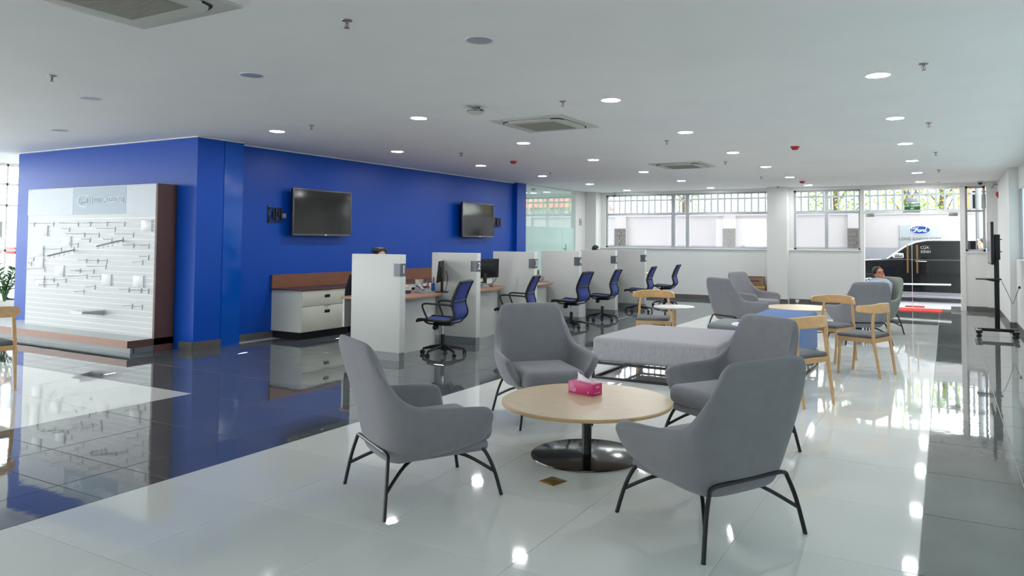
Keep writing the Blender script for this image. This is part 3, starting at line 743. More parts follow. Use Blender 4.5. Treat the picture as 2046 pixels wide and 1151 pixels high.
# ---- desk equipment
def monitor(label, loc, rz, tilt=.16):
    t = thing('monitor', label, 'monitor', loc, rz, 'black desk monitors')
    MB().box(-.11, .11, -.09, .09, 0, .012, .004).build('foot', M_blackpl, t)
    MB().box(-.03, .03, -.015, .02, .01, .22, .006).build('stand', M_blackpl, t)
    MR = Matrix.Translation((0, .03, .30)) @ Matrix.Rotation(tilt, 4, 'X')
    MB().box(-.24, .24, -.012, .012, -.155, .155, .004, M=MR).box(-.15, .15, -.035, -.01, -.10, .08, .01, M=MR).build('case', M_blackpl, t)
    MB().box(-.23, .23, .0122, .0135, -.145, .145, M=MR).build('screen', M_screen, t, smooth=0)
    MB().tube(cat_pts([(.10, -.04, .30), (.17, -.06, .22), (.16, -.05, .10), (.05, -.04, .02)], 4), .005, 6).build('cable', M_blackpl, t)
    return t
def lk(dx, dy): return math.atan2(dy, dx)-PI/2
MN1 = monitor('black monitor seen edge-on on the first cubicle desk', (-6.40, 8.57, .75), lk(-.86, -.5), .1)
dup(MN1, (-6.62, 10.02, .75), lk(-.75, .66), 'black monitor showing its back on the second cubicle desk, left of the blue chair')
dup(MN1, (-6.62, 14.72, .75), lk(-.7, .72), 'black monitor with a loose cable on the fifth cubicle desk')
dup(MN1, (-6.66, 16.42, .75), lk(-.7, .72), 'black monitor on the sixth cubicle desk, farthest of the row')
def phone(label, loc, rz):
    t = thing('desk_phone', label, 'phone', loc, rz, 'grey desk phones')
    MB().prism([(-.10, 0), (.10, 0), (.10, .075), (.06, .085), (-.10, .025)], -.09, .09, lambda x_, z_, h_: (h_, x_, z_), bev=.004).build('base', M_phone, t)
    MB().tube(cat_pts([(-.06, -.09, .05), (-.06, -.03, .085), (-.06, .05, .115), (-.06, .10, .10)], 4), [.024]*3+[.016]*7+[.024]*3, 8).build('handset', M_phone, t)
    MB().box(.0, .075, .02, .07, .078, .092, .003).build('display', M_blackpl, t)
    return t
PH = phone('grey desk phone beside the pen cup on the first cubicle desk', (-6.52, 8.30, .75), 1.2)
dup(PH, (-6.48, 9.72, .75), 1.2, 'grey desk phone in front of the monitor on the second cubicle desk')
dup(PH, (-6.52, 11.75, .75), 1.3, 'grey desk phone behind the chair back on the third cubicle desk')
dup(PH, (-6.62, 13.42, .75), 1.3, 'grey desk phone alone on the fourth cubicle desk')
cu = thing('waste_cup', 'tall white tapered pen cup with a red pen on the first cubicle desk', 'cup', (-6.84, 8.60, .75))
MB().lathe([(0, 0), (.045, 0), (.062, .16), (.066, .162), (.066, .168), (.058, .168), (.042, .006), (0, .006)], 28).build('cup', M_panel, cu)
MB().cyl((.0, .02, .01), (-.03, .03, .215), .004, n=6).build('pen', M_red, cu)
ty = thing('document_tray', 'dark blue paper tray with white sheets beside partition number one', 'tray', (-6.72, 7.98, .75), .2)
MB().box(-.12, .12, -.16, .16, 0, .012, .002).box(-.12, .12, .15, .16, .01, .04).box(-.12, -.11, -.16, .16, .01, .035).build('tray', M_keys, ty)
MB().box(-.09, .10, -.15, .02, .013, .022).build('paper_stack', M_tissue, ty, smooth=0)
ms = tag(MB().sph((0, 0, .012), .05, (.65, 1, .4)).build('computer_mouse', M_blackpl, loc=(-6.72, 7.62, .752)), 'black computer mouse next to partition number one', 'mouse')
for nm, lab, c_, loc, dims in (('red_pen_pot', 'small red pot of pens between the cup and the first monitor', M_red, (-6.70, 8.62, .75), (.03, .10)), ('blue_pen_pot', 'small blue pot of pens beside the red one', M_bluefab, (-6.66, 8.70, .75), (.03, .15))):
    t = thing(nm, lab, 'pen pot', loc)
    MB().lathe([(0, 0), (dims[0], 0), (dims[0], dims[1]*.75), (dims[0]-.003, dims[1]*.75), (dims[0]-.003, .004), (0, .004)], 20).build('pot', c_, t)
    for k in range(4): MB().cyl((0, 0, .01), (.02*math.cos(k*1.7), .02*math.sin(k*1.7), dims[1]*1.35), .004, n=6).build('pen', (M_keys, M_red, M_panel, M_bluefab)[k], t)
sp = thing('speaker', 'small black desktop speaker left of the second cubicle monitor', 'speaker', (-6.86, 9.74, .75), .9)
MB().box(-.045, .045, -.05, .05, 0, .20, .006).build('cabinet', M_blackpl, sp)
for z_ in (.06, .14): MB().lathe([(0, 0), (.03, 0), (.032, .003), (.026, .003), (.0, .001)], 20, M=Matrix.Translation((0, -.05, z_)) @ Matrix.Rotation(PI/2, 4, 'X')).build('cone', M_dark, sp)
hb = thing('handbag', 'brown and black handbag on the cabinet behind the third cubicle', 'bag', (-7.0, 12.2, .75), .4)
MB().box(-.16, .16, -.07, .07, 0, .20, .03, 3).build('body', M_card1, hb)
MB().tube(cat_pts([(-.09, 0, .19), (-.07, 0, .30), (.07, 0, .30), (.09, 0, .19)], 5), .012, 8).build('strap', M_cloth, hb)
wb = thing('water_bottle', 'small white bottle with red label at the foot of the fifth cubicle monitor', 'bottle', (-6.42, 14.55, .75))
MB().lathe([(0, 0), (.03, 0), (.032, .01), (.032, .11), (.014, .15), (.014, .165), (0, .165)], 20).build('body', M_tissue, wb)
MB().lathe([(.0325, .04), (.033, .04), (.033, .09), (.0325, .09)], 20).build('bottle_label', M_red, wb)
MB().lathe([(0, .165), (.016, .165), (.016, .185), (0, .187)], 16).build('cap', M_blackpl, wb)
# ---- televisions on the blue wall
def tv(label, loc, tilt):
    t = thing('television', label, 'television', loc, tilt, 'televisions on the blue wall')   # local: x out of wall
    MB().box(-.015, .028, -.635, .635, -.37, .37, .006).build('case', M_blackpl, t)
    b = MB(); 
    for (y0, y1, z0, z1) in ((-.638, .638, .348, .374), (-.638, .638, -.374, -.345), (-.638, -.614, -.374, .374), (.614, .638, -.374, .374)): b.box(.012, .036, y0, y1, z0, z1, .003)
    b.build('bezel', M_bezel, t)
    MB().box(.0285, .031, -.615, .615, -.346, .35).build('screen', M_screen, t, smooth=0)
    MB().box(-.10, -.015, -.1, .1, -.15, .15, .01).build('wall_bracket', M_blackpl, t)
    MB().box(.036, .040, .03, .075, -.372, -.35, .001).build('badge', M_chrome, t)
    return t
T1 = tv('large black television nearer us on the blue wall, above the drawer cabinets', (-8.95, 8.71, 1.93), .0)
T2 = dup(T1, (-8.95, 13.23, 1.945), math.radians(1.5), 'large black television farther along the blue wall, reflecting the red roof')
def mount(label, loc):
    t = thing('wall_mount', label, 'bracket', loc, 0, 'empty television brackets')
    MB().box(0, .012, -.13, -.085, -.135, .135, .002).build('wall_plate', M_blackpl, t)
    b = MB(); b.box(.012, .03, -.11, .13, -.115, -.095).box(.012, .03, -.11, .13, .085, .105).box(.012, .03, .10, .13, -.115, .105).box(.012, .03, .0, .03, -.10, .09).build('arm_frame', M_blackpl, t, smooth=0)
    MB().cyl((.02, -.03, -.07), (.02, -.03, .06), .02).cyl((.02, .07, -.03), (.02, .07, .05), .018).build('pivot', M_dark, t)
    for z in (-.12, 0, .12): MB().cyl((.012, -.107, z), (.017, -.107, z), .008, n=8).build('bolt', M_steel, t)
    return t
WM = mount('empty black bracket on the blue wall left of the nearer television', (-9.07, 7.85, 1.88))
dup(WM, (-9.07, 14.20, 1.93), 0, 'empty black bracket on the blue wall right of the farther television')
t = thing('wall_socket', 'small pale switch plate on the blue wall beside the nearer television', 'switch', (-9.07, 8.02, 1.865))
MB().box(0, .010, -.035, .055, -.035, .035, .002).build('plate', M_sign, t)
# ---- accessory display wall
DX0, DX1 = -12.52, -9.32
t = thing('display_wall', 'white slatted accessory display wall with wood sides on a low plinth', 'display', (0, 6.1, 0))
MB().box(DX0, DX1-.0, .002, .12, .165, 2.235).build('back_board', M_ins, t, smooth=0)
for xx_ in (DX1,): MB().box(xx_, xx_+.04, -.012, .265, .0, 2.238).build('side_panel', M_walnutd, t, smooth=0)
sl = MB(); P_ = .0747
b = bmesh.new()
me = MB().box(DX0, DX1, 0, .03, -P_/2+.006, P_/2-.006, .001, 1).mesh('slat', M_slat, 0)
for k in range(22): put('slat', me, t, (0, 0, 1.703+P_/2-P_*k-.0))
MB().box(DX0, DX1, 0, .03, 1.703+P_*1.0+.006, 1.835).build('top_slat', M_slat, t, smooth=0)
for (a, c_, m_, n_) in ((DX0, -11.28, M_head1, 'header_panel'), (-11.28, -9.985, M_head2, 'header_panel'), (-9.985, DX1, M_head1, 'header_panel')):
    MB().box(a+.002, c_-.002, -.012, .03, 1.84, 2.225).build(n_, m_, t, smooth=0)
MB().box(DX0, DX1, -.012, .03, 2.226, 2.238).build('top_edge', M_slat, t, smooth=0)
el = MB(); mx_ = Matrix.Translation((-11.005, -.0125, 2.035)) @ Matrix.Rotation(PI/2, 4, 'X') @ Matrix.Diagonal((1, .55, 1, 1))
el.lathe([(.150, 0), (.162, 0), (.162, .003), (.150, .003), (.150, 0)], 48, M=mx_); el.lathe([(.132, 0), (.137, 0), (.137, .003), (.132, .003), (.132, 0)], 48, M=mx_)
el.build('emblem_ring', M_pale, t)
script_word(t, M_pale, -11.005, -.014, 2.035, .19, .115, .0055)
MB().box(-10.80, -10.794, -.016, -.012, 1.985, 2.085).build('divider_line', M_pale, t, smooth=0)
text('FORD', .105, M_head1, t, (-10.76, -.014, 2.037), (PI/2, 0, 0), align='LEFT', ext=.001, sx=.74)
text('ACCESSORIES', .112, M_pale, t, (-10.50, -.014, 2.038), (PI/2, 0, 0), align='LEFT', ext=.004, sx=.66)
for (a, c_) in ((-13.2, -11.35), (-11.35, -10.05), (-10.05, -9.28)):
    MB().box(a+.001, c_-.001, -.36, -.345, .075, .165).build('platform_front', M_oakdisp, t, smooth=0)
MB().box(-9.30, -9.28, -.36, .265, .075, .165).build('platform_side', M_walnutd, t, smooth=0)
MB().box(-13.2, -9.30, -.345, .265, .14, .166).build('platform_top', M_slat, t, smooth=0)
MB().box(-13.2, -9.285, -.29, -.28, .0, .072).box(-9.30, -9.285, -.33, .265, 0, .072).build('kick_board', M_plinth, t, smooth=0)
# hooks hung in the grooves
HK = [[-12.35, 1.71, .07], [-11.81, 1.71, .26], [-11.16, 1.71, .26], [-10.85, 1.71, .10], [-10.44, 1.71, .25], [-10.03, 1.71, .25], [-11.38, 1.63, .12], [-10.25, 1.63, .26], [-10.99, 1.555, .26], [-10.63, 1.555, .22], [-9.82, 1.555, .26], [-10.85, 1.48, .12], [-10.32, 1.48, .12], [-11.15, 1.405, .12], [-9.81, 1.405, .16], [-9.47, 1.405, .14], [-11.58, 1.33, .26], [-9.47, 1.255, .13], [-12.33, 1.18, .06], [-12.39, 1.105, .05], [-10.92, 1.18, .12], [-10.64, 1.18, .16], [-10.42, 1.18, .14], [-9.6, 1.18, .14], [-10.44, 1.105, .26], [-12.01, 1.03, .26], [-11.07, 1.03, .14], [-10.73, 1.03, .25], [-10.9, .955, .26], [-10.55, .955, .14], [-11.75, .88, .26], [-11.43, .88, .22], [-11.65, .805, .26], [-10.69, .805, .14], [-9.88, .80, .14], [-9.61, .80, .18], [-9.45, .80, .15], [-10.96, .73, .14], [-9.8, .58, .13], [-9.58, .58, .16]]
zs = sorted({round((1.71-h[1])/P_) for h in HK})
rows_n = {}
for h in HK: rows_n.setdefault(round((1.71-h[1])/P_), []).append(h)
ordn = ['first', 'second', 'third', 'fourth', 'fifth', 'sixth', 'seventh', 'eighth', 'ninth', 'tenth', 'eleventh', 'twelfth', 'thirteenth', 'fourteenth', 'fifteenth', 'sixteenth']
def hook_mesh(L):
    mb = MB(); mb.box(-.016, .016, -.006, 0, -.022, .022, .002, 1)
    mb.tube([(0, -.003, 0), (0, -L+.01, 0), (0, -L, .012)], .0035, 5)
    mb.box(-.010, .010, -.010, -.006, -.045, -.020)
    return mb.mesh('display_hook', M_wire, 30)
hm = {}
for ri, k in enumerate(sorted(rows_n)):
    hs = sorted(rows_n[k])
    for j, h in enumerate(hs):
        Lh = h[2]
        if Lh not in hm: hm[Lh] = hook_mesh(Lh)
        o = put('display_hook', hm[Lh], None, (h[0], 6.10, h[1]))
        pos = 'the only one' if len(hs) == 1 else ('%s from left' % ordn[j])
        tag(o, '%s metal hook, %s in the %s hook row of the slatted display' % ('long' if Lh > .2 else 'short', pos, ordn[ri]), 'hook', 'metal hooks on the display wall')
CDS = [(-9.51, 1.67, 'top right'), (-12.06, 1.60, 'top left'), (-11.43, 1.44, 'upper middle'), (-12.16, 1.29, 'left edge, upper'), (-12.15, 1.12, 'left edge, middle'), (-11.59, 1.0, 'left of centre'), (-12.11, .83, 'left edge, lower'), (-10.4, .91, 'right of centre'), (-9.66, .91, 'lower right')]
ch = None
for (x_, z_, w_) in CDS:
    if ch is None:
        ch = thing('card_holder', '', 'card holder', (x_, 6.1, z_), 0, 'pale card holders on the display wall')
        MB().box(-.13, .10, -.005, -.001, -.075, .075, .001).build('card', M_acr, ch)
        MB().box(.127, .130, -.010, -.004, -.075, .085).box(.10, .130, -.02, -.012, -.08, -.070).build('clip', M_wire, ch, smooth=0); q = ch
    else: q = dup(ch, (x_, 6.1, z_), 0, '')
    q['label'] = 'pale blank card holder on the slatted display, at its %s' % w_
wf_ = None
for (x_, z_, w_) in ((-10.06, 1.47, 'upper right'), (-11.25, 1.32, 'lower left')):
    if wf_ is None:
        wf_ = thing('sloping_arm', '', 'display arm', (x_, 6.1, z_), 0, 'sloping display arms')
        MB().tube([(0, 0, .0), (0, -.36, -.085)], .011, 8).box(-.015, .015, -.008, 0, -.03, .04).build('bar', M_wire, wf_)
        for k in range(5): MB().tube([(0, -.06-.065*k, -.02-.0155*k), (0, -.065-.065*k, -.06-.0155*k), (0, -.09-.065*k, -.055-.0155*k)], .003, 5).build('peg', M_wire, wf_)
        q = wf_
    else: q = dup(wf_, (x_, 6.1, z_), 0, '')
    q['label'] = 'sloping grey waterfall arm with five pegs on the display, the %s of the two' % w_
ds_ = thing('display_shelf', 'small pale shelf bracketed low on the slatted display wall', 'shelf', (-10.44, 6.1, .47))
MB().box(-.30, .0, -.30, -.002, 0, .012, .001).box(-.30, .0, -.302, -.296, -.03, .014).build('shelf_board', M_acr, ds_, smooth=0)
for xx_ in (-.298, -.004): MB().prism([(0, 0), (-.29, 0), (-.29, -.02), (0, -.06)], xx_, xx_+.004, lambda y_, z_, h_: (h_, y_, z_)).build('bracket', M_wire, ds_, smooth=0)
# ================================================================== CEILING FITTINGS
XS = (-.47, -2.87, -5.25, -7.55); YS = (6.55, 8.90, 11.25, 13.61, 15.97, 18.33)
rings = MB().lathe([(.087, 0), (.102, 0), (.100, -.006), (.088, -.004), (.087, 0)], 32).mesh('ring', M_lampw)
dif = MB().lathe([(0, -.001), (.088, -.001), (.088, -.004), (0, -.004)], 32).mesh('diffuser', M_lit)
difo = MB().lathe([(0, -.001), (.088, -.001), (.088, -.004), (0, -.004)], 32).mesh('unlit_diffuser', M_off)
cn = ('right-hand row', 'second row from the right', 'third row from the right', 'left-hand row by the blue wall')
for i, x_ in enumerate(XS):
    for j, y_ in enumerate(YS):
        t = thing('ceiling_light', 'lit ceiling downlight, %s in the %s' % (('nearest', 'second nearest', 'third nearest', 'fourth nearest', 'fifth nearest', 'farthest')[j], cn[i]), 'light', (x_, y_, H), 0, 'lit round downlights')
        put('ring', rings, t); put('diffuser', dif, t)
for x_, y_, w_ in ((-2.82, 4.17, 'nearest, right of the others'), (-5.15, 4.19, 'second from the right'), (-7.46, 4.16, 'above the white floor at left'), (-10.06, 5.23, 'above the accessory display')):
    t = thing('ceiling_light', 'unlit round ceiling downlight, %s' % w_, 'light', (x_, y_, H), 0, 'unlit round downlights')
    put('ring', rings, t); put('diffuser', difo, t)
for x_ in (-10.65, -9.9):
    t = thing('ceiling_light', 'lit downlight inside the glass office, %s' % ('near the blue pillar' if x_ < -10 else 'nearer the office door'), 'light', (x_, 18.1, H), 0, 'lights in the glass office')
    put('ring', rings, t); put('diffuser', dif, t)
sk = None
SP = [(-3.31, 3.4, 'near the top edge, nearest of all'), (-6.72, 3.42, 'far left, near the unlit downlights'), (-6.76, 6.38, 'near the left-hand first lit downlight'), (-3.32, 6.39, 'near the nearer air conditioner'), (-6.75, 9.5, 'above the second cubicle'), (-3.34, 9.53, 'between the two far air conditioners'), (-3.31, 12.46, 'beside the farthest air conditioner'), (-.13, 6.28, 'nearest of the right-hand row'), (-.15, 9.4, 'second of the right-hand row'), (-.11, 12.48, 'third of the right-hand row'), (-.09, 15.46, 'fourth of the right-hand row'), (-6.98, 12.91, 'above the fourth cubicle'), (-3.39, 15.62, 'far down the room in the middle row'), (-.11, 18.6, 'last of the right-hand row, by the door'), (-3.6, 18.45, 'in front of the middle pillar')]
for x_, y_, w_ in SP:
    if sk is None:
        sk = thing('sprinkler_head', '', 'sprinkler', (x_, y_, H), 0, 'ceiling sprinkler heads')
        MB().lathe([(0, -.001), (.035, -.001), (.033, -.006), (.012, -.010), (0, -.010)], 20).build('escutcheon', M_steel, sk)
        b = MB(); b.cyl((0, 0, -.008), (0, 0, -.022), .010)
        for s in (-1, 1): b.tube([(s*.008, 0, -.02), (s*.014, 0, -.035), (s*.004, 0, -.05)], .003, 6)
        b.build('frame_arms', M_steel, sk); MB().lathe([(0, -.050), (.018, -.050), (.018, -.053), (0, -.053)], 16).build('deflector', M_steel, sk)
        MB().cyl((0, 0, -.02), (0, 0, -.05), .003, n=6).build('bulb', M_red, sk); q = sk
    else: q = dup(sk, (x_, y_, H), 0, '')
    q['label'] = 'small metal ceiling sprinkler head, ' + w_
hd = None
for x_, y_, w_ in ((-1.89, 10.92, 'right of the farthest air conditioner'), (-2.81, 17.13, 'near the middle pillar'), (-6.6, 10.85, 'above the blue wall side'), (-9.6, 16.82, 'inside the glass office')):
    if hd is None:
        hd = thing('fire_detector', '', 'detector', (x_, y_, H), 0, 'red fire detectors')
        MB().lathe([(0, -.001), (.062, -.001), (.062, -.018), (0, -.018)], 24).build('base', M_red, hd)
        MB().lathe([(.05, -.018), (.042, -.046), (.03, -.05), (0, -.05)], 24).build('head', M_red, hd); q = hd
    else: q = dup(hd, (x_, y_, H), 0, '')
    q['label'] = 'red ceiling fire detector, ' + w_
# cassette air conditioners
def rounded_ring(r_out, r_in, rc, n=6):
    def loop(a):
        pts = []
        for k, (sx, sy) in enumerate(((1, 1), (-1, 1), (-1, -1), (1, -1))):
            for j in range(n+1):
                t_ = k*PI/2+PI/2*j/n; pts.append((sx*(a-rc)+rc*math.cos(t_), sy*(a-rc)+rc*math.sin(t_)))
        return pts
    return loop(r_out), loop(r_in)
def aircon(label, loc):
    t = thing('air_conditioner', label, 'air conditioner', loc, 0, 'ceiling cassette air conditioners')
    MB().box(-.48, .48, -.48, .48, -.014, -.001, .004).build('panel', M_ac, t)
    a, b_ = rounded_ring(.385, .30, .12)
    m1 = MB(); up_ = [m1.bm.verts.new((x_, y_, -.015)) for x_, y_ in a]; dn = [m1.bm.verts.new((x_*.985, y_*.985, -.032)) for x_, y_ in a]
    m1.bm.faces.new(dn)
    for i in range(len(a)): m1.bm.faces.new((up_[i], up_[(i+1) % len(a)], dn[(i+1) % len(a)], dn[i]))
    m1.build('centre_plate', M_ac, t)
    gr = MB().box(-.27, .27, -.27, .27, -.036, -.031).build('intake_grille', M_acg, t, smooth=0)
    g2 = MB()
    for k in range(22): g2.box(-.262, .262, -.26+k*.0245, -.26+k*.0245+.010, -.039, -.035)
    o = g2.build('grille_bars', M_acg, gr, smooth=0)
    for k in range(4):
        R_ = Matrix.Rotation(k*PI/2, 4, 'Z')
        MB().box(-.27, .27, .355, .40, -.0155, -.0135, M=R_).build('air_slot', M_dark, t, smooth=0)
        MB().box(-.265, .265, .358, .398, -.024, -.018, .002, M=R_).build('vane', M_ac, t)
        cv = cat_pts([R_ @ Vector(p) for p in ((.28, .385, -.016), (.345, .365, -.016), (.37, .34, -.016), (.388, .28, -.016))], 4)
        MB().tube(cv, .010, 6).build('corner_slot', M_dark, t)
    return t
AC = aircon('cream ceiling cassette air conditioner cut off by the top edge', (-4.15, 2.43, H))
dup(AC, (-4.145, 7.53, H), 0, 'cream ceiling cassette air conditioner in the middle of the ceiling')
dup(AC, (-4.15, 12.70, H), 0, 'cream ceiling cassette air conditioner farthest away, near the windows')
t = thing('ceiling_device', 'open-backed ceiling speaker hanging by a bent bracket, left of the middle air conditioner', 'speaker', (-4.27, 6.25, H))
MB().lathe([(0, -.001), (.05, -.001), (.05, -.012), (.02, -.02), (.02, -.05), (0, -.05)], 20).build('mount', M_sign, t)
MB().lathe([(0, -.05), (.085, -.05), (.09, -.058), (.06, -.075), (0, -.08)], 28).build('dome', M_ac, t)
MB().lathe([(.0, -.047), (.088, -.047), (.09, -.052), (0, -.052)], 28).build('rim', M_dark, t)
MB().tube([(.02, -.01, -.005), (.09, -.03, -.045), (.12, -.03, -.048)], .005, 6).build('bracket', M_dark, t)
# exit sign and emergency lamp over the door
t = thing('exit_sign', 'green exit sign with white letters above the glass entrance', 'sign', (-.66, Y0-.03, 2.365))
MB().box(-.165, .165, -.02, .02, -.075, .075, .003).build('box', M_green, t)
text('LỐI THOÁT', .062, M_num, t, (0, -.0215, .018), (PI/2, 0, 0), ext=.0008, sx=.95); text('EXIT', .038, M_num, t, (0, -.0215, -.045), (PI/2, 0, 0), ext=.0008)
MB().cyl((-.1, 0, .07), (-.1, 0, .09), .008).cyl((.1, 0, .07), (.1, 0, .09), .008).build('bracket', M_steel, t)
t = thing('emergency_light', 'grey emergency light with two round lamps above the exit sign', 'light', (-.665, Y0-.03, 2.52))
MB().box(-.12, .12, -.03, .03, -.06, .05, .006).build('case', M_phone, t)
for s in (-1, 1):
    MB().lathe([(0, -.03), (.035, -.025), (.047, .0), (.045, .012), (.03, .006), (0, .002)], 20, M=Matrix.Translation((s*.085, -.01, .155)) @ Matrix.Rotation(PI/2, 4, 'X')).build('lamp_head', M_phone, t)
    MB().cyl((s*.085, 0, .04), (s*.085, 0, .12), .010, n=8).build('lamp_neck', M_steel, t)
t = thing('security_camera', 'small black dome camera on the ceiling in the right corner', 'camera', (.70, 18.75, H))
MB().lathe([(0, -.001), (.06, -.001), (.06, -.03), (0, -.03)], 24).build('base', M_sign, t); MB().lathe([(.045, -.03), (.04, -.055), (.02, -.07), (0, -.073)], 20).build('dome', M_blackpl, t)
t = thing('security_camera', 'tiny black dome camera at the top left corner of the wide window', 'camera', (-8.15, 18.9, 2.80))
MB().lathe([(0, .09), (.03, .09), (.03, .0), (0, .0)], 16).build('base', M_sign, t); MB().lathe([(.03, .0), (.026, -.03), (.012, -.04), (0, -.042)], 16).build('dome', M_blackpl, t)
t = thing('alarm_bell', 'small red alarm bell high on the right side wall', 'alarm', (1.02, 18.45, 2.58))
MB().lathe([(0, 0), (.06, 0), (.058, .02), (.035, .045), (0, .05)], 24, M=Matrix.Rotation(-PI/2, 4, 'Y')).build('gong', M_red, t); MB().box(-.012, 0, -.04, .04, -.09, .05).build('back_plate', M_red, t)
t = thing('wall_bracket', 'small grey camera bracket high in the right corner', 'bracket', (1.02, 18.7, 2.80))
MB().tube([(0, 0, 0), (-.06, -.02, .02), (-.09, -.04, -.04)], .012, 8).build('arm', M_steel, t); MB().box(-.12, -.07, -.07, -.01, -.07, -.03, .004).build('housing', M_sign, t)
# ---- rolling television stand
t = thing('tv_stand', 'black rolling stand carrying a screen turned edge-on by the right wall', 'stand', (.73, 13.95, 0))
MB().box(-.035, .035, -.03, .03, .12, 1.66, .004).build('pole', M_black, t)
MB().box(-.29, .285, -.035, .035, .085, .135, .008).build('cross_foot', M_black, t)
for s in (-1, 1):
    MB().box(-.28*1-.03 if s < 0 else .22, -.22 if s < 0 else .285, -.30, .30, .075, .12, .008).build('side_foot', M_black, t)
for (x_, y_) in ((-.26, -.26), (-.26, .26), (.25, -.26), (.25, .26)):
    q = MB(); q.lathe([(0, -.012), (.032, -.012), (.032, .012), (0, .012)], 18, M=Matrix.Translation((x_, y_, .033)) @ Matrix.Rotation(PI/2, 4, 'X')); q.cyl((x_, y_, .04), (x_, y_, .08), .012, n=8); q.build('caster', M_blackpl, t)
MB().box(-.30, .06, -.17, .17, .925, .945, .004).prism([(-.2, .925), (.04, .925), (.04, .885), (0, .885)], -.02, .02, lambda x_, z_, h_: (x_, h_, z_)).build('shelf', M_black, t, smooth=0)
MB().box(-.06, .05, -.09, .09, 1.25, 1.66, .005).build('bracket', M_black, t)
for z in (1.38, 1.58): MB().cyl((.03, 0, z), (.08, 0, z), .008, n=8).build('bolt', M_black, t)
MB().box(-.10, -.06, -.56, .56, 1.18, 1.855, .005).build('screen_case', M_blackpl, t)
MB().box(-.1015, -.10, -.545, .545, 1.20, 1.84).build('screen', M_screen, t, smooth=0)
t = thing('power_cable', 'thin black cable running from the rolling stand to a plug on the right wall', 'cable', (0, 0, 0))
MB().tube(cat_pts([(.80, 14.0, .90), (.88, 14.1, .72), (.95, 14.3, .56), (.99, 14.6, .50), (1.05, 14.8, .62), (1.105, 14.85, .765)], 5), .004, 6).build('cord', M_blackpl, t)
MB().box(1.09, 1.12, 14.82, 14.88, .745, .785, .004).build('plug', M_blackpl, t)
# ---- mats, cartons
t = tag(MB().box(-.93, -.075, 18.15, 18.92, 0, .012, .004).build('door_mat', M_redmat), 'bright red mat on the floor just inside the glass entrance', 'mat')
for k in range(14): MB().box(-.925, -.08, 18.17+k*.053, 18.20+k*.053, .010, .015).build('rib', M_redmat, t, smooth=0)
tag(MB().box(-.86, -.45, 19.4, 19.75, -.005, .012, .004).build('door_mat', M_darkred), 'small dark red mat outside the glass entrance', 'mat')
t = thing('storage_box', 'brown carton with a yellow lid band below the other, beside the middle pillar', 'box', (-4.18, 18.72, 0))
MB().box(-.20, .20, -.16, .16, 0, .36, .006).build('carton', M_card1, t); MB().box(-.205, .205, -.165, .165, .36, .41, .006).build('lid', M_yellow, t)
t = thing('storage_box', 'brown slotted carton stacked on the yellow-banded one beside the middle pillar', 'box', (-4.20, 18.72, .41))
MB().box(-.19, .19, -.15, .15, 0, .24, .006).build('carton', M_card1, t); MB().box(-.14, .12, -.153, -.149, .12, .14).box(-.19, .19, -.153, -.15, .225, .24).build('slot', M_dark, t, smooth=0)
t = thing('wall_outlet', 'white twin cable outlet low on the far wall beside the middle pillar', 'outlet', (-3.25, Y0-.02, .05))
MB().box(-.04, .04, -.01, 0, -.03, .04, .002).build('plate', M_trim, t); MB().tube(cat_pts([(-.02, -.01, .02), (-.01, -.03, -.02), (.0, -.03, -.04), (.02, -.01, .02)], 4), .006, 6).build('cable', M_trim, t)
# ================================================================== BEYOND THE GLASS
# ---- black car
CY = 21.25
t = thing('car', 'black pickup parked beyond the glass entrance, seen from its left side', 'car', (0, CY, 0))
body = [(-2.75, .35), (-2.75, .85), (-2.65, 1.0), (-1.5, 1.07), (-1.25, 1.10), (2.3, 1.10), (2.3, .35), (2.1, .25), (-2.6, .25)]
bb = MB().prism(body, 0, 1.8, lambda x_, z_, h_: (x_, h_, z_))
o = bb.build('body', M_car, t, smooth=30); bv = o.modifiers.new('b', 'BEVEL'); bv.width = .05; bv.segments = 3; bv.limit_method = 'ANGLE'
cab = MB(); pl = [(-1.33, 1.09), (-.93, 1.40), (-.68, 1.52), (-.42, 1.575), (1.2, 1.585), (1.9, 1.45), (2.2, 1.1)]
a_ = [cab.bm.verts.new((x_, .06+.28*(z_-1.09)/.5, z_)) for x_, z_ in pl]; b_ = [cab.bm.verts.new((x_, 1.74-.28*(z_-1.09)/.5, z_)) for x_, z_ in pl]
cab.bm.faces.new(a_); cab.bm.faces.new(b_[::-1])
for i in range(len(pl)): cab.bm.faces.new((a_[i], a_[(i+1) % len(pl)], b_[(i+1) % len(pl)], b_[i]))
o = cab.build('cabin', M_carg, t, smooth=30)
rf = MB()
for yy_ in (.30,): rf.tube(cat_pts([(-1.36, .05, 1.10), (-.94, .21, 1.42), (-.69, .28, 1.545), (-.42, .31, 1.60), (.3, .32, 1.615), (1.2, .32, 1.61)], 5), .016, 6)
rf.build('roof_rail', M_trim, t)
MB().tube([(-2.6, .02, 1.02), (-1.5, .03, 1.085)], .014, 6).build('hood_trim', M_trim, t)
MB().box(-1.22, -.95, -.16, -.01, 1.12, 1.25, .03, 3).build('mirror', M_chrome, t)
MB().tube([(-.68, -.03, 1.045), (-.42, -.03, 1.045)], .013, 8).build('door_handle', M_chrome, t)
MB().tube([(-1.25, -.06, .445), (.12, -.06, .465)], .022, 8).build('side_step', M_trim, t)
MB().tube([(-1.25, -.02, .16), (.35, -.02, .12)], .012, 8).build('sill_trim', M_phone, t)
for xx_ in (-.40, .75): MB().box(xx_-.004, xx_+.004, -.004, .0, .35, 1.08).build('door_seam', M_dark, t, smooth=0)
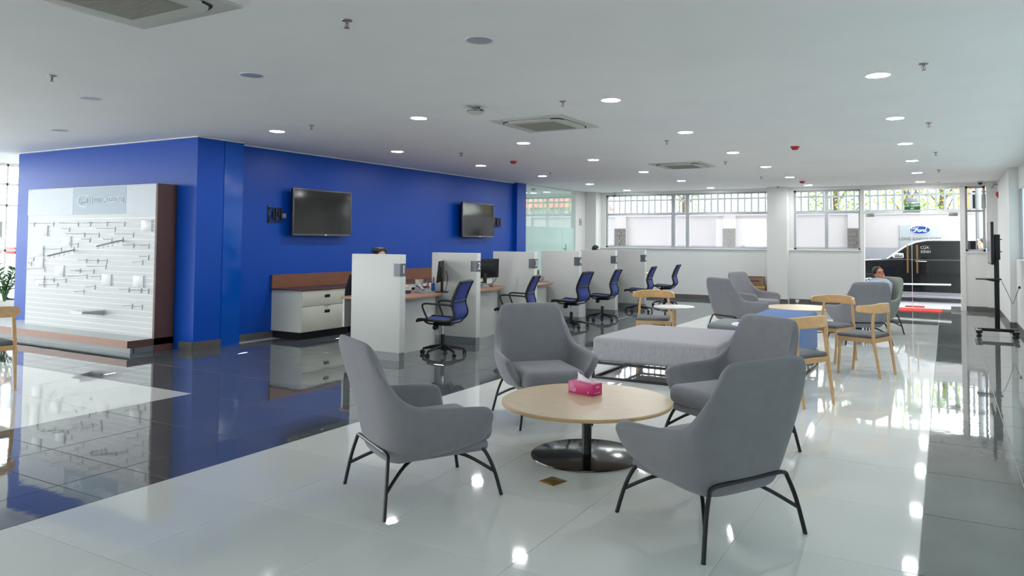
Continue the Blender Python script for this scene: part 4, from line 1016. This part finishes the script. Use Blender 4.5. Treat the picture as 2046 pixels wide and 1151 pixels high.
for xx_ in (-1.78, 1.35):
    for s, yy_ in ((-1, .0), (1, 1.6)):
        w_ = MB().lathe([(.22, -.02), (.33, -.02), (.355, .02), (.355, .18), (.33, .22), (0, .22)], 32, M=Matrix.Translation((xx_, yy_-.02, .355)) @ Matrix.Rotation(-PI/2, 4, 'X')).build('wheel', M_tyre, t)
        sp_ = MB()
        for k in range(10):
            a = k*PI/5; sp_.tube([(xx_+.05*math.cos(a), yy_-.03, .355+.05*math.sin(a)), (xx_+.215*math.cos(a), yy_-.035, .355+.215*math.sin(a))], .016, 6)
        sp_.lathe([(.21, -.02), (.235, -.02), (.235, .0), (.21, 0), (.21, -.02)], 32, M=Matrix.Translation((xx_, yy_-.03, .355)) @ Matrix.Rotation(-PI/2, 4, 'X'))
        sp_.build('spokes', M_chrome, w_)
# ---- dealer sign on the yard wall
t = thing('wall_sign', 'grey dealer sign with a blue oval emblem on the yard wall', 'sign', (-.645, 23.97, 1.6))
MB().box(-.535, .535, 0, .03, -.55, .45, .004).build('board', M_sign, t)
me_ = lambda sx_, sz_, r_: Matrix.Translation((0, 0, .305)) @ Matrix.Rotation(PI/2, 4, 'X') @ Matrix.Diagonal((1, .42, 1, 1))
MB().lathe([(0, 0), (.285, 0), (.285, .014), (0, .014)], 56, M=me_(0, 0, 0)).build('emblem_rim', M_pale, t)
MB().lathe([(0, .0), (.262, .0), (.262, .018), (0, .018)], 56, M=me_(0, 0, 0)).build('emblem', M_emb, t)
script_word(t, M_num, 0, -.022, .305, .36, .17, .011)
text('LONG KHÁNH FORD', .125, M_dkgrey, t, (0, -.004, .04), (PI/2, 0, 0), ext=.002, sx=.93)
text('BIÊN HÒA', .10, M_dkgrey, t, (-.43, -.004, -.2), (PI/2, 0, 0), ext=.002) if False else None
# ---- steel post in the yard
t = thing('steel_post', 'tall grey steel post in the yard behind the far right window', 'post', (.83, 23.5, 0))
MB().lathe([(0, 0), (.055, 0), (.055, 4.2), (0, 4.2)], 20).build('shaft', M_phone, t); MB().box(-.12, .12, -.12, .12, 0, .02).build('base_plate', M_phone, t)
# ---- trees and houses beyond the fence
def tree(label, x_, y_, h_, sp, n, seed, m):
    random.seed(seed)
    t = thing('tree', label, 'tree', (x_, y_, 0), 0, 'trees beyond the fence')
    tk = MB(); tk.tube(cat_pts([(0, 0, 0), (.05, 0, h_*.3), (-.05, .05, h_*.6), (0, 0, h_*.9)], 3), [.14]*4+[.11]*3+[.07]*3, 8)
    for k in range(7):
        a = k*2.4; tk.tube([(0, 0, h_*(.35+.07*k)), (math.cos(a)*sp*.6, math.sin(a)*sp*.6, h_*(.55+.06*k))], [.05, .02], 6)
    tk.build('trunk', M_bark, t)
    lf = MB()
    for k in range(n):
        a = random.random()*2*PI; r = sp*math.sqrt(random.random()); z = h_*(.38+.62*random.random()); r *= max(.25, 1-abs(z/h_-.65)*1.3)
        p = Vector((r*math.cos(a), r*math.sin(a), z)); d1 = Vector((random.uniform(-1, 1), random.uniform(-1, 1), random.uniform(-.7, .4))).normalized(); d2 = d1.cross(Vector((random.uniform(-1, 1), random.uniform(-1, 1), random.uniform(-1, 1)))).normalized()
        L_ = random.uniform(.10, .2); q = [p, p+d1*L_*.5+d2*L_*.28, p+d1*L_, p+d1*L_*.5-d2*L_*.28]
        lf.bm.faces.new([lf.bm.verts.new(v) for v in q])
    o = lf.build('foliage', m, t, smooth=0); o['kind'] = 'stuff'
    return t
tree('pale green leafy tree behind the fence left of the glass door', -3.4, 28.0, 5.2, 1.3, 1500, 1, M_leaf)
tree('yellow-green leafy tree behind the fence above the glass door', -1.25, 31.2, 5.4, 1.35, 1500, 2, M_leaf)
tree('thin pale tree behind the fence right of the exit sign', -.05, 28.2, 4.2, .8, 500, 3, M_leaf)
tree('pale tree glimpsed through the glass office window', -9.7, 30, 5, .9, 500, 4, M_leaf)
def house(label, x0, x1, y0, zt, mw, mr, wins):
    t = thing('house', label, 'house', ((x0+x1)/2, y0, 0)); w = (x1-x0)/2
    MB().box(-w, w, 0, 4, 0, zt).build('wall', mw, t, smooth=0)
    MB().prism([(-.3, zt), (2, zt+1.1), (4.3, zt)], -w-.2, w+.2, lambda y_, z_, h_: (h_, y_, z_)).build('roof', mr, t, smooth=0)
    for (a, c_) in wins:
        f = MB().box(a-.35, a+.35, -.04, 0, c_-.5, c_+.5).build('window_frame', M_trim, t, smooth=0)
        MB().box(a-.3, a+.3, -.05, -.03, c_-.45, c_+.45).build('pane', M_carg, f, smooth=0)
    return t
house('orange rendered house beyond the fence at the far right', .5, 3.6, 34, 4.2, M_terra, M_trim, [(-.8, 3.2), (.5, 3.2)])
house('house with red tiled roof beyond the fence behind the glass office', -21.5, -15.0, 30, 3.05, M_sign, M_roof, [(-1.2, 1.6), (.8, 1.6)])
# ---- white car, pot plant at the far left
t = thing('car', 'white hatchback showing a red tail lamp behind the plant at the far left', 'car', (-21.2, 9.05, 0)) if False else thing('car', 'white hatchback showing a red tail lamp behind the plant at the far left', 'car', (-17.5, 8.3, 0))
t.scale = (1, 1, 1.22)
bd = [(-2.1, .25), (1.75, .25), (1.9, .55), (1.85, 1.0), (1.5, 1.55), (.2, 1.62), (-.6, 1.1), (-1.9, .85), (-2.1, .55)]
o = MB().prism(bd, -.85, .85, lambda x_, z_, h_: (x_, h_, z_)).build('body', M_carw, t, smooth=30); bv = o.modifiers.new('b', 'BEVEL'); bv.width = .08; bv.segments = 3; bv.limit_method = 'ANGLE'
MB().prism([(.95, 1.48), (1.45, 1.48), (1.40, 1.12)], -.87, -.845, lambda x_, z_, h_: (x_, h_, z_)).build('quarter_window', M_carg, t, smooth=0)
MB().box(1.1, 1.86, -.90, -.80, .97, 1.07, .02, M=Matrix.Translation((0, 0, 0))).build('tail_lamp', M_red, t)
for xx_ in (-1.3, 1.2): MB().lathe([(0, -.1), (.3, -.1), (.32, 0), (.3, .1), (0, .1)], 28, M=Matrix.Translation((xx_, -.78, .32)) @ Matrix.Rotation(PI/2, 4, 'X')).build('wheel', M_tyre, t)
pt = thing('potted_plant', 'leafy green plant in a white pot at the left end of the blue wall', 'plant', (-14.55, 6.75, 0))
MB().lathe([(0, 0), (.13, 0), (.17, .36), (.175, .38), (.15, .38), (.145, .33), (0, .33)], 28).build('pot', M_pot, pt)
MB().lathe([(0, .345), (.14, .345), (.14, .33)], 24).build('soil', M_dark, pt)
random.seed(11)
lf_me = MB().grid([[(0, 0, 0), (0, 0, 0)], [(-.018, .05, .008), (.018, .05, .008)], [(-.02, .09, .006), (.02, .09, .006)], [(0, .15, -.01), (0, .15, -.01)]])
bmesh.ops.remove_doubles(lf_me.bm, verts=lf_me.bm.verts[:], dist=1e-4); lf_me = lf_me.mesh('leaf', M_leafd, 60)
for k in range(9):
    a = k*2.39; ln = random.uniform(.45, .8); rr_ = random.uniform(.15, .38)
    P3 = cat_pts([(0, 0, .33), (rr_*.35*math.cos(a), rr_*.35*math.sin(a), .33+ln*.6), (rr_*math.cos(a), rr_*math.sin(a), .33+ln)], 5)
    st_ = MB().tube(P3, .007, 6).build('stem', M_leafd, pt)
    for q in range(3, len(P3)):
        for s in (-1, 1):
            l = put('leaf', lf_me, st_, P3[q]); l.rotation_euler = (random.uniform(.2, .7), random.uniform(-.3, .3), a-PI/2+s*random.uniform(.7, 1.2)); l.scale = (1.3, 1.15, 1)
t = thing('brochure_stand', 'low white stand under the plant at the left edge', 'stand', (-14.75, 6.2, 0))
MB().box(-.35, .35, -.2, .2, 0, .03).build('base', M_dark, t); MB().prism([(-.2, .03), (.2, .03), (.05, .30), (-.05, .30)], -.33, .33, lambda y_, z_, h_: (h_, y_, z_)).build('sloped_tray', M_pot, t, smooth=0)
# ================================================================== PEOPLE
def fuse(mb, name, m, parent, vox=.011, smooth_it=4):
    o = mb.build(name, m, parent, smooth=0)
    r = o.modifiers.new('r', 'REMESH'); r.mode = 'VOXEL'; r.voxel_size = vox; r.use_smooth_shade = True
    s = o.modifiers.new('s', 'SMOOTH'); s.iterations = smooth_it; s.factor = .5
    return o
def person(label, loc, rz, J, skin, hair, top, bottom, head_rot=(0, 0, 0), bun=False, longsleeve=False):
    """J: joints in local space, +y is forward"""
    t = thing('person', label, 'person', loc, rz)
    V = {k: Vector(v) for k, v in J.items()}
    hc = V['head']; HR = Matrix.Translation(hc) @ Matrix.Rotation(head_rot[2], 4, 'Z') @ Matrix.Rotation(head_rot[0], 4, 'X') @ Matrix.Rotation(head_rot[1], 4, 'Y')
    b = MB()
    b.caps(V['pelvis'], V['chest'], .135, .135); b.caps(V['pelvis']+Vector((-.07, 0, 0)), V['pelvis']+Vector((.07, 0, 0)), .115, .115); b.caps(V['chest']+Vector((-.10, 0, .04)), V['chest']+Vector((.10, 0, .04)), .10, .10)
    b.caps(V['chest']+Vector((0, -.01, .1)), HR @ Vector((0, -.012, -.07)), .062, .054)
    # head
    b.sph(HR @ Vector((0, -.008, .02)), .1, (.76, .94, 1.02), 20, 14, HR.to_3x3().to_4x4()); b.sph(HR @ Vector((0, .018, -.05)), .074, (.86, .92, 1.0), 16, 12, HR.to_3x3().to_4x4())
    b.caps(HR @ Vector((0, .086, .012)), HR @ Vector((0, .108, -.024)), .009, .015); b.caps(HR @ Vector((-.020, .086, -.062)), HR @ Vector((.020, .086, -.062)), .009, .009); b.sph(HR @ Vector((0, .074, -.098)), .024)
    b.caps(HR @ Vector((-.042, .076, .032)), HR @ Vector((.042, .076, .032)), .013, .013)
    for s in (-1, 1): b.sph(HR @ Vector((s*.078, -.008, -.01)), .03, (.35, .62, 1.05), 12, 8, HR.to_3x3().to_4x4())
    for s, k in ((-1, 'l'), (1, 'r')):
        b.caps(V['chest']+Vector((s*.12, 0, .05)), V['sh'+k], .075, .062); b.caps(V['sh'+k], V['el'+k], .052, .042); b.caps(V['el'+k], V['wr'+k], .040, .027)
        dr = (V['wr'+k]-V['el'+k]).normalized(); up_ = Vector((0, 0, 1)) if abs(dr.z) < .8 else Vector((0, 1, 0)); sd = dr.cross(up_).normalized(); up_ = sd.cross(dr)
        pm = V['wr'+k]+dr*.05; b.caps(V['wr'+k]+dr*.02-sd*.014, pm+dr*.03-sd*.018, .020, .017); b.caps(V['wr'+k]+dr*.02+sd*.014, pm+dr*.03+sd*.018, .020, .017)
        for f in range(4):
            q = pm+dr*.035+sd*(-.027+.018*f); L_ = (.06, .072, .068, .052)[f]
            b.caps(q, q+dr*L_*.55-up_*.012, .009, .0085, 8); b.caps(q+dr*L_*.55-up_*.012, q+dr*L_*.9-up_*.036, .0085, .0075, 8)
        b.caps(V['wr'+k]+dr*.03-sd*.028*s, V['wr'+k]+dr*.07-sd*.055*s-up_*.01, .012, .0095, 8)
        b.caps(V['hip'+k], V['kn'+k], .078, .055); b.caps(V['kn'+k], V['an'+k], .052, .036); b.caps(V['an'+k]+Vector((0, 0, -.03)), V['an'+k]+Vector((0, .15, -.05)), .036, .028)
    fuse(b, 'body', skin, t, .009, 3)
    ey = MB()
    for s in (-1, 1): ey.sph(HR @ Vector((s*.032, .082, .012)), .010, (1.3, .6, .6), 10, 8, HR.to_3x3().to_4x4())
    ey.build('eyes', M_dark, t)
    hb_ = MB(); hb_.sph(HR @ Vector((0, -.022, .040)), .108, (.80, .92, .92), 20, 14, HR.to_3x3().to_4x4()); hb_.sph(HR @ Vector((0, -.045, -.005)), .085, (.9, .75, 1.0), 16, 10, HR.to_3x3().to_4x4())
    if bun:
        for s in (-1, 1): hb_.sph(HR @ Vector((s*.055, -.01, .085)), .068, (1, .9, .75), 14, 10)
        hb_.sph(HR @ Vector((0, -.06, -.07)), .08, (.95, .6, 1.3), 14, 10)
    fuse(hb_, 'hair', hair, t, .009, 4)
    sh = MB(); sh.caps(V['pelvis']+Vector((0, 0, .02)), V['chest'], .152, .152); sh.caps(V['chest']+Vector((-.10, 0, .035)), V['chest']+Vector((.10, 0, .035)), .118, .118); sh.caps(V['pelvis']+Vector((-.06, 0, .05)), V['pelvis']+Vector((.06, 0, .05)), .13, .13)
    for s, k in ((-1, 'l'), (1, 'r')):
        e = V['el'+k]; sh.caps(V['chest']+Vector((s*.12, 0, .05)), V['sh'+k], .088, .076); sh.caps(V['sh'+k], V['sh'+k].lerp(e, .95 if longsleeve else .72), .072, .064)
        if longsleeve: sh.caps(e, e.lerp(V['wr'+k], .9), .056, .042)
    sh.tube([V['chest']+Vector((0, -.005, .10)), V['chest']+Vector((0, .0, .165))], [.085, .068], 16)
    fuse(sh, 'shirt', top, t, .012, 4)
    tr_ = MB(); tr_.caps(V['pelvis']+Vector((-.07, 0, -.01)), V['pelvis']+Vector((.07, 0, -.01)), .135, .135)
    for k in 'lr': tr_.caps(V['hip'+k], V['kn'+k], .094, .07); tr_.caps(V['kn'+k], V['kn'+k].lerp(V['an'+k], .92), .068, .055)
    fuse(tr_, 'trousers', bottom, t, .012, 4)
    so_ = MB()
    for k in 'lr': so_.caps(V['an'+k]+Vector((0, -.01, -.035)), V['an'+k]+Vector((0, .16, -.05)), .042, .036)
    fuse(so_, 'shoes', M_blackpl, t, .012, 2)
    return t
SEAT = dict(pelvis=(0, -.10, .60), chest=(0, -.16, 1.0), head=(0, -.13, 1.275), shl=(-.19, -.16, 1.05), shr=(.19, -.16, 1.05), ell=(-.24, .02, .84), elr=(.24, .02, .84), wrl=(-.16, .24, .86), wrr=(.16, .24, .86),
            hipl=(-.10, -.06, .57), hipr=(.10, -.06, .57), knl=(-.12, .36, .56), knr=(.12, .36, .56), anl=(-.12, .34, .09), anr=(.12, .34, .09))
def shift(J, dz, dy=0): return {k: (v[0], v[1]+dy, v[2]+dz if not k.startswith('an') else v[2]) for k, v in J.items()}
person('seated woman with black bunned hair, only her crown showing above partition number one', (-7.17, 8.16, 0), ang(-14), shift(SEAT, -.015, .06), M_skin2, M_hair, M_shirtw, M_trous, bun=True)
person('seated clerk in a white blouse reaching over papers in the second cubicle', (-7.32, 10.02, 0), ang(20), dict(SEAT, head=(0, .0, 1.16), chest=(0, -.10, .96), shl=(-.19, -.08, 1.0), shr=(.19, -.08, 1.0), wrr=(.14, .32, .86)), M_skin2, M_hair, M_shirtw, M_trous, head_rot=(-.5, 0, 0))
person('seated clerk with black hair, only the crown showing above the fifth partition', (-7.42, 16.36, 0), ang(-5), shift(SEAT, .0), M_skin2, M_hair, M_shirtw, M_trous)
LOUN = dict(pelvis=(0, -.06, .50), chest=(0, -.24, .76), head=(.01, -.26, .985), shl=(-.19, -.22, .80), shr=(.19, -.22, .80), ell=(-.29, -.06, .60), elr=(.29, -.06, .60), wrl=(-.18, .14, .58), wrr=(.18, .14, .58),
            hipl=(-.10, -.10, .50), hipr=(.10, -.10, .50), knl=(-.16, .36, .54), knr=(.16, .36, .54), anl=(-.20, .52, .09), anr=(.20, .52, .09))
person('man in a pale blue short-sleeved shirt leaning back in the grey-green armchair, face tilted up', (-1.13, 13.40, 0), ang(236), LOUN, M_skin, M_hair, M_shirt1, M_trous, head_rot=(.30, .25, 1.15))
STAND = dict(pelvis=(0, 0, .88), chest=(0, 0, 1.24), head=(0, .03, 1.515), shl=(-.20, 0, 1.30), shr=(.20, 0, 1.30), ell=(-.25, -.03, 1.03), elr=(.25, -.03, 1.03), wrl=(-.25, .06, .80), wrr=(.25, .06, .80),
             hipl=(-.10, 0, .86), hipr=(.10, 0, .86), knl=(-.11, .02, .48), knr=(.11, .02, .48), anl=(-.12, 0, .09), anr=(.12, 0, .09))
person('standing man in a blue collared shirt outside, seen through the far right window', (.80, 20.3, 0), ang(215), STAND, M_skin2, M_hairg, M_shirt2, M_trous, head_rot=(.0, 0, -.1))
